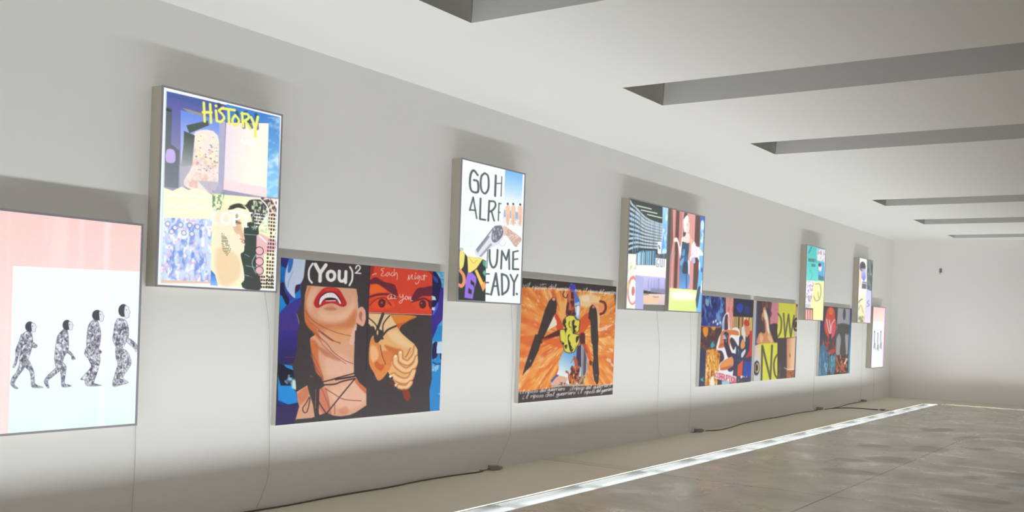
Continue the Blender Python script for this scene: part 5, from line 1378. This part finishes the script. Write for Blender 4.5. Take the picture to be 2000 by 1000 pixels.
ART['no_now'] = (130, 254, '''
P|74 54 66|0 1|-10 -10 2080 -10 2080 1348 -10 1348
P|70 90 165|4 1|-38 1352 25 1352 78 590 -1 590
P|214 134 152|4 1|652 1353 1062 1352 1070 947 665 947
S|110 60 80|8 1|613 1330 720 1318 690 1198 740 1125 639 1078
N|170 100 60|0 1 26 26 3 0.4 0.68 0|262 1319 550 1328 519 1223 272 1217
S|214 142 96|0 1|313 1218 414 1235 507 1134 601 1033 662 855 857 737 912 631 112 611 136 763 252 815 356 794 456 824 401 956 285 1013 252 1092 299 1159
S|242 228 220|8 1|357 1190 485 1149 561 1017 652 825 627 780 536 854 481 986 391 1058
S|110 60 60|5 1|287 1071 395 1014 453 853 394 823 360 955
S|236 190 140|12 0.8|234 793 364 720 291 633 203 706
S|236 190 150|12 0.8|649 781 838 676 748 639 571 721
S|70 50 58|3 1|653 937 1052 952 1103 638 929 634 779 751 707 826
P|222 220 66|0 1|1054 1350 2028 1352 2002 1152 1924 992 1977 732 1077 716 1030 828 1068 1132
C|74 66 80|0 1 21.182 2.896|1050 1137 1170 1085 1234 982 1206 829 1091 745
L|74 66 80|0 1 21.456 2.934|1324 1150 1451 729 1589 1143 1746 730 1886 1126
P|210 190 170|5 1|1891 866 2177 884 2122 724 1929 736
P|206 172 136|4 1|1980 1354 2172 1363 2139 1043 1938 1079 1951 1182
S|120 70 60|8 1|1980 1349 2124 1354 2106 1297 1986 1294
E|42 36 56|0 1|2004 965 154 124
E|226 188 74|5 1|2023 965 101 86
E|44 34 48|5 1|1994 965 62 60
P|210 208 206|0 1|-25 587 192 611 273 611 357 -21 -44 -14
S|225 200 185|12 1|16 575 174 589 173 400 32 417
P|222 220 66|0 1|203 618 1076 640 1127 -9 356 -10
L|74 66 80|0 1 27.985 2.782|351 -35 336 588 779 10 804 589
C|74 66 80|0 1 24.353 2.89|1089 433 970 359 927 239 999 86 1134 14
E|40 40 84|0 1|108 215 145 122
E|224 190 86|5 1|131 219 101 84
E|44 38 70|5 1|115 220 56 61
P|70 58 60|0 1|1060 707 1544 711 1632 -17 1127 -9
N|110 90 60|0 1 30 40 4 0.4 0.68 0|1108 250 1268 247 1295 -7 1126 -1
G|206 140 100 240 196 160|0 1 1595.29 365.17 1851.73 361.486|1535 711 2010 730 2026 -14 1614 -17
S|150 90 70|6 1|1724 457 1768 394 1734 363 1706 411
P|190 110 60|8 1|1588 140 2028 137 2026 -14 1614 -17
N|120 70 50|0 1 40 24 5 0.45 0.73 0|1588 132 2030 121 2026 -14 1614 -17
C|240 240 240|4 1 10.864 2.939|1477 189 1641 159 2017 150
P|228 226 222|0 1|2001 732 2193 737 2205 -20 2026 -14
L|74 66 80|0 1 27.023 3.029|2067 740 2044 -4
''')
ART['puppet'] = (98, 222, '''
P|74 60 66|0 1|-10 -10 2120 -10 2120 1378 -10 1378
P|58 52 100|8 1|-41 1372 259 1366 272 711 -101 711
S|222 72 52|4 1|455 1334 827 1332 951 1131 1047 1013 948 832 686 712 423 800 253 944 308 1120
S|236 80 110|10 0.8|787 1009 1020 982 952 802 721 742
S|232 120 50|8 1|532 1330 749 1321 762 1217 547 1212
C|228 228 238|4 1 20.436 3.277|386 1107 501 947 652 830 728 1009 914 1107
L|228 228 238|4 1 17.646 3.301|561 1095 684 890
P|60 50 60|0 1|576 815 742 816 727 697 609 697
N|180 60 60|0 1 60 60 4 0.57 0.78 0|297 741 1100 742 1101 411 354 419
S|190 60 52|6 1|635 490 977 517 1035 457 693 415
S|200 195 180|6 1|178 711 286 595 436 536 295 522
P|166 165 172|0 1|1105 1357 2013 1350 1993 994 1088 1001
P|160 158 164|0 1|1071 977 1948 1006 1918 401 1083 393
E|70 70 100|8 1|1566 1235 95 123
S|74 74 72|6 1|1189 1015 1925 1018 1966 869 1844 806 1712 836 1685 713 1767 403 1367 408 1391 712 1242 834 1100 742
P|80 80 92|0 1|1126 1026 1968 1019 1972 988 1109 996
G|56 50 130 64 160 196|0 1 2033.21 1275.91 2037.39 400.11|1968 1356 2144 1354 2193 -42 1996 -37
S|62 108 142|8 1|72 581 353 589 527 417 580 299 546 19 -17 -2 -22 280
S|60 120 140|8 1|631 357 1046 366 1078 110 910 9 680 119
N|150 195 210|0 1 50 110 6 0.55 0.8 0|-34 539 1040 411 990 7 -19 15
P|52 42 50|0 1|1083 393 1940 395 1950 -20 1111 4
N|214 96 56|0 1 60 60 7 0.45 0.7 0.8|1083 393 1940 395 1946 11 1128 33
N|236 190 110|0 1 50 30 8 0.61 0.82 0.8|1083 393 1940 395 1946 11 1128 33
L|232 228 232|5 1 27.907 3.446|1738 212 1866 303
C|210 90 60|5 1 24.215 3.368|1153 320 1377 164 1815 30
''')

# ---------------- prints ----------------
def print_mesh(name, key, x, y0, y1, z0, z1, m, parent, oy=0, oz=0):
    nx, ny, text = ART[key]
    cv = Canvas((y1 - y0) * 1000, (z1 - z0) * 1000, nx, ny); c = cv.draw(text) / 255
    c = np.where(c <= .04045, c / 12.92, ((c + .055) / 1.055) ** 2.4)
    ux = np.linspace(y0, y1, nx); vz = np.linspace(z0, z1, ny)
    U, V = np.meshgrid(ux, vz); co = np.stack([np.full(U.shape, x), U, V], -1).reshape(-1, 3).astype(np.float32)
    I = np.arange(nx * ny).reshape(ny, nx)
    q = np.stack([I[:-1, :-1], I[:-1, 1:], I[1:, 1:], I[1:, :-1]], -1).reshape(-1, 4).astype(np.int32)
    me = bpy.data.meshes.new(name); me.vertices.add(len(co)); me.vertices.foreach_set('co', co.ravel())
    me.loops.add(q.size); me.loops.foreach_set('vertex_index', q.ravel())
    me.polygons.add(len(q)); me.polygons.foreach_set('loop_start', np.arange(0, q.size, 4, dtype=np.int32))
    me.update(calc_edges=True)
    at = me.color_attributes.new('ink', 'FLOAT_COLOR', 'POINT')
    at.data.foreach_set('color', np.concatenate([c.reshape(-1, 3), np.ones((len(co), 1))], 1).astype(np.float32).ravel())
    return link(name, me, m, parent)

def light_box(key, name, label, y0, y1, z0, z1, cable, cat='light box', group=None, edge=.014):
    """y, z in room metres; local origin on the wall at the lower near corner"""
    r = empty(name, (0, y0, z0)); W, Hh, D = y1 - y0, z1 - z0, .12; t = .004
    boxes('case', [((0.001, 0, 0), (.006, W, Hh)), ((.006, 0, 0), (D - .004, t, Hh)), ((.006, W - t, 0), (D - .004, W, Hh)),
                   ((.006, t, 0), (D - .004, W - t, t)), ((.006, t, Hh - t), (D - .004, W - t, Hh))], M_case, r)
    e = edge
    boxes('frame', [((D - .012, -.001, -.001), (D, e, Hh + .001)), ((D - .012, W - e, -.001), (D, W + .001, Hh + .001)),
                    ((D - .012, e, -.001), (D, W - e, e)), ((D - .012, e, Hh - e), (D, W - e, Hh + .001))], M_trim, r, .0015)
    p = print_mesh('print', key, D - .006, t + .001, W - t - .001, t + .001, Hh - t - .001, M_film, r)
    p['label'] = 'glowing backlit print'
    if cable:
        pts = [(.02, cable[0][0] - y0, .0)] + [(.012, a - y0, b - z0) for a, b in cable]
        k = tube('power_cable', pts, .0022, M_cable, r, 6); k['label'] = 'thin pale cable hanging down the wall'
    tag(r, label, cat, group); return r
Z = 1.6
light_box('march', 'light_box', 'large light box at the left edge, pink border, four dark walking figures on white', 3.11, 4.205, Z - .832, Z + .545,
          [(4.27, .72), (4.275, .5), (4.265, .25), (4.26, .02)])
light_box('history', 'light_box', 'tall light box with yellow painted word HISTORY over collage of ruins and face', 4.32, 5.425, Z + .124, Z + 1.518,
          [(5.40, 1.7), (5.46, 1.4), (5.48, .88), (5.50, .34), (5.45, .15), (5.38, .02)], edge=.013)
light_box('go_home', 'light_box', 'light box reading GO HOME ALREADY in grey letters, with a revolver', 7.735, 8.855, Z + .130, Z + 1.530,
          [(8.83, 1.7), (8.89, 1.3), (8.89, .8), (8.90, .38), (8.80, .2), (8.66, .02)])
light_box('facade', 'light_box', 'light box with curved building facade of lit windows, left of the red curtain one', 11.225, 12.36, Z + .142, Z + 1.555,
          [(12.33, 1.7), (12.45, 1.2), (12.46, .25), (12.6, .02)])
light_box('curtain', 'light_box', 'light box with blonde woman in blue dress before a red curtain', 12.44, 13.57, Z + .148, Z + 1.555,
          [(13.42, 1.72), (13.5, 1.0), (13.53, .37), (13.50, .02)])
light_box('teal', 'light_box', 'far light box, teal above and yellow below, overlapping the dark puppet poster', 18.2, 19.31, Z + .125, Z + 1.515,
          [(19.2, 1.69), (19.24, .9), (19.22, .02)])
light_box('portrait', 'light_box', 'upper light box nearest the corner, dark-haired blue face above beige panels', 21.65, 22.72, Z + .126, Z + 1.52,
          [(22.5, 1.70), (22.54, .9), (22.54, .02)])
light_box('march_far', 'light_box', 'lowest farthest light box beside the corner, pink top and tiny dark figures', 22.88, 23.95, Z - .87, Z + .51,
          [(23.5, .7), (23.6, .3), (23.6, .02)])

def panel(key, name, label, y0, y1, z0, z1, cuts=()):
    r = empty(name, (0, y0, z0)); W, Hh, D = y1 - y0, z1 - z0, .05
    ed = [0] + list(cuts) + [W]
    for a, b in zip(ed, ed[1:]):
        box('board', (.001, a + (.0015 if a else 0), 0), (D - .0012, b - (.0015 if b < W else 0), Hh), M_board, r)
    print_mesh('print', key, D, .002, W - .002, .002, Hh - .002, M_paper, r)
    return tag(r, label, 'poster')
panel('you', 'poster', 'poster headed (You) squared, laughing red mouth beside bound hands on blue', 5.515, 7.61, Z - .933, Z + .408, (1.045,))
panel('orange', 'poster', 'square orange poster with black stockinged legs, yellow blob and white handwriting', 8.965, 11.085, Z - .933, Z + .425)
panel('corruption', 'poster', 'poster collage marked CORRUPTION with white-edged seated woman and dark blue corner', 13.72, 15.80, Z - .935, Z + .413)
panel('no_now', 'poster', 'poster with large black letters NO and OW on yellow, torso and eyes', 15.93, 18.0, Z - .930, Z + .408)
panel('puppet', 'poster', 'dark poster with red puppet figure, partly behind the far teal light box', 19.36, 21.47, Z - .945, Z + .423)

# ---------------- cables and plugs on the floor ----------------
def adapter(loc, rz, label, s=1.0):
    r = empty('power_adapter', loc); r.rotation_euler = (0, 0, rz)
    box('body', (-.035 * s, -.05 * s, .001), (.035 * s, .05 * s, .05 * s), M_plug, r, .006)
    pg = box('plug', (-.02 * s, .05 * s, .008), (.02 * s, .10 * s, .036 * s), M_plug, r, .004)
    tube('prong', [(-.008 * s, .10 * s, .02 * s), (-.008 * s, .118 * s, .02 * s)], .0025, M_trim, pg, 6, True, 0)
    tube('prong', [(.008 * s, .10 * s, .02 * s), (.008 * s, .118 * s, .02 * s)], .0025, M_trim, pg, 6, True, 0)
    tube('lead', [(0, -.05 * s, .02), (.02, -.11, .008), (0, -.17, .006)], .005, M_dark, r, 6)
    return tag(r, label, 'power adapter', 'power adapters on the floor by the wall')
adapter((.085, 8.50, 0), -.4, 'grey power adapter on the floor below the GO HOME light box', 1.0)
adapter((.075, 13.70, 0), -.3, 'grey power adapter on the floor below the red curtain light box', 1.05)
adapter((.075, 19.42, 0), -.3, 'grey power adapter on the floor below the far teal light box', 1.05)
adapter((.08, 22.5, 0), -.3, 'grey power adapter on the floor nearest the corner, close to the wall', 1.05)
adapter((1.0, 20.46, 0), 1.2, 'dark plug lying loose on the floor next to the floor lights', .7)
def cable(label, pts, r=.007):
    return tag(tube('extension_lead', [(x, y, r) for x, y in pts], r, M_dark), label, 'cable')
cable('long dark cable along the foot of the left wall, nearest one', [(.02, 3.2), (.04, 4.2), (.012, 5.2), (.03, 5.7), (.012, 6.3), (.04, 6.9), (.015, 7.4), (.04, 7.9), (.08, 8.2), (.075, 8.33)])
cable('dark cable on the floor running from below the curtain light box towards the far end', [(.10, 13.9), (.2, 14.2), (.16, 14.8), (.08, 15.4), (.05, 16.3), (.08, 17.2), (.05, 18.2), (.09, 18.8), (.11, 19.2)])
cable('dark cable on the floor along the wall between the two farthest adapters', [(.12, 19.62), (.15, 20.1), (.14, 20.7), (.06, 21.5), (.08, 22.28)])
cable('short dark cable looping out across the floor towards the floor lights', [(.17, 19.9), (.24, 20.15), (.42, 20.42), (.62, 20.5), (.8, 20.44), (.9, 20.5)], .009)

# ---------------- small hook on the end wall ----------------
hk = empty('wall_hook', (1.07, Y1, 3.03))
box('mounting_plate', (-.03, -.008, -.05), (.03, 0, .05), M_bronze, hk, .003)
tube('hook', [(0, -.006, .0), (0, -.05, -.01), (0, -.075, -.05), (0, -.06, -.085), (0, -.04, -.075)], .007, M_plug, hk)
tag(hk, 'tiny dark metal hook high on the white end wall', 'hook')
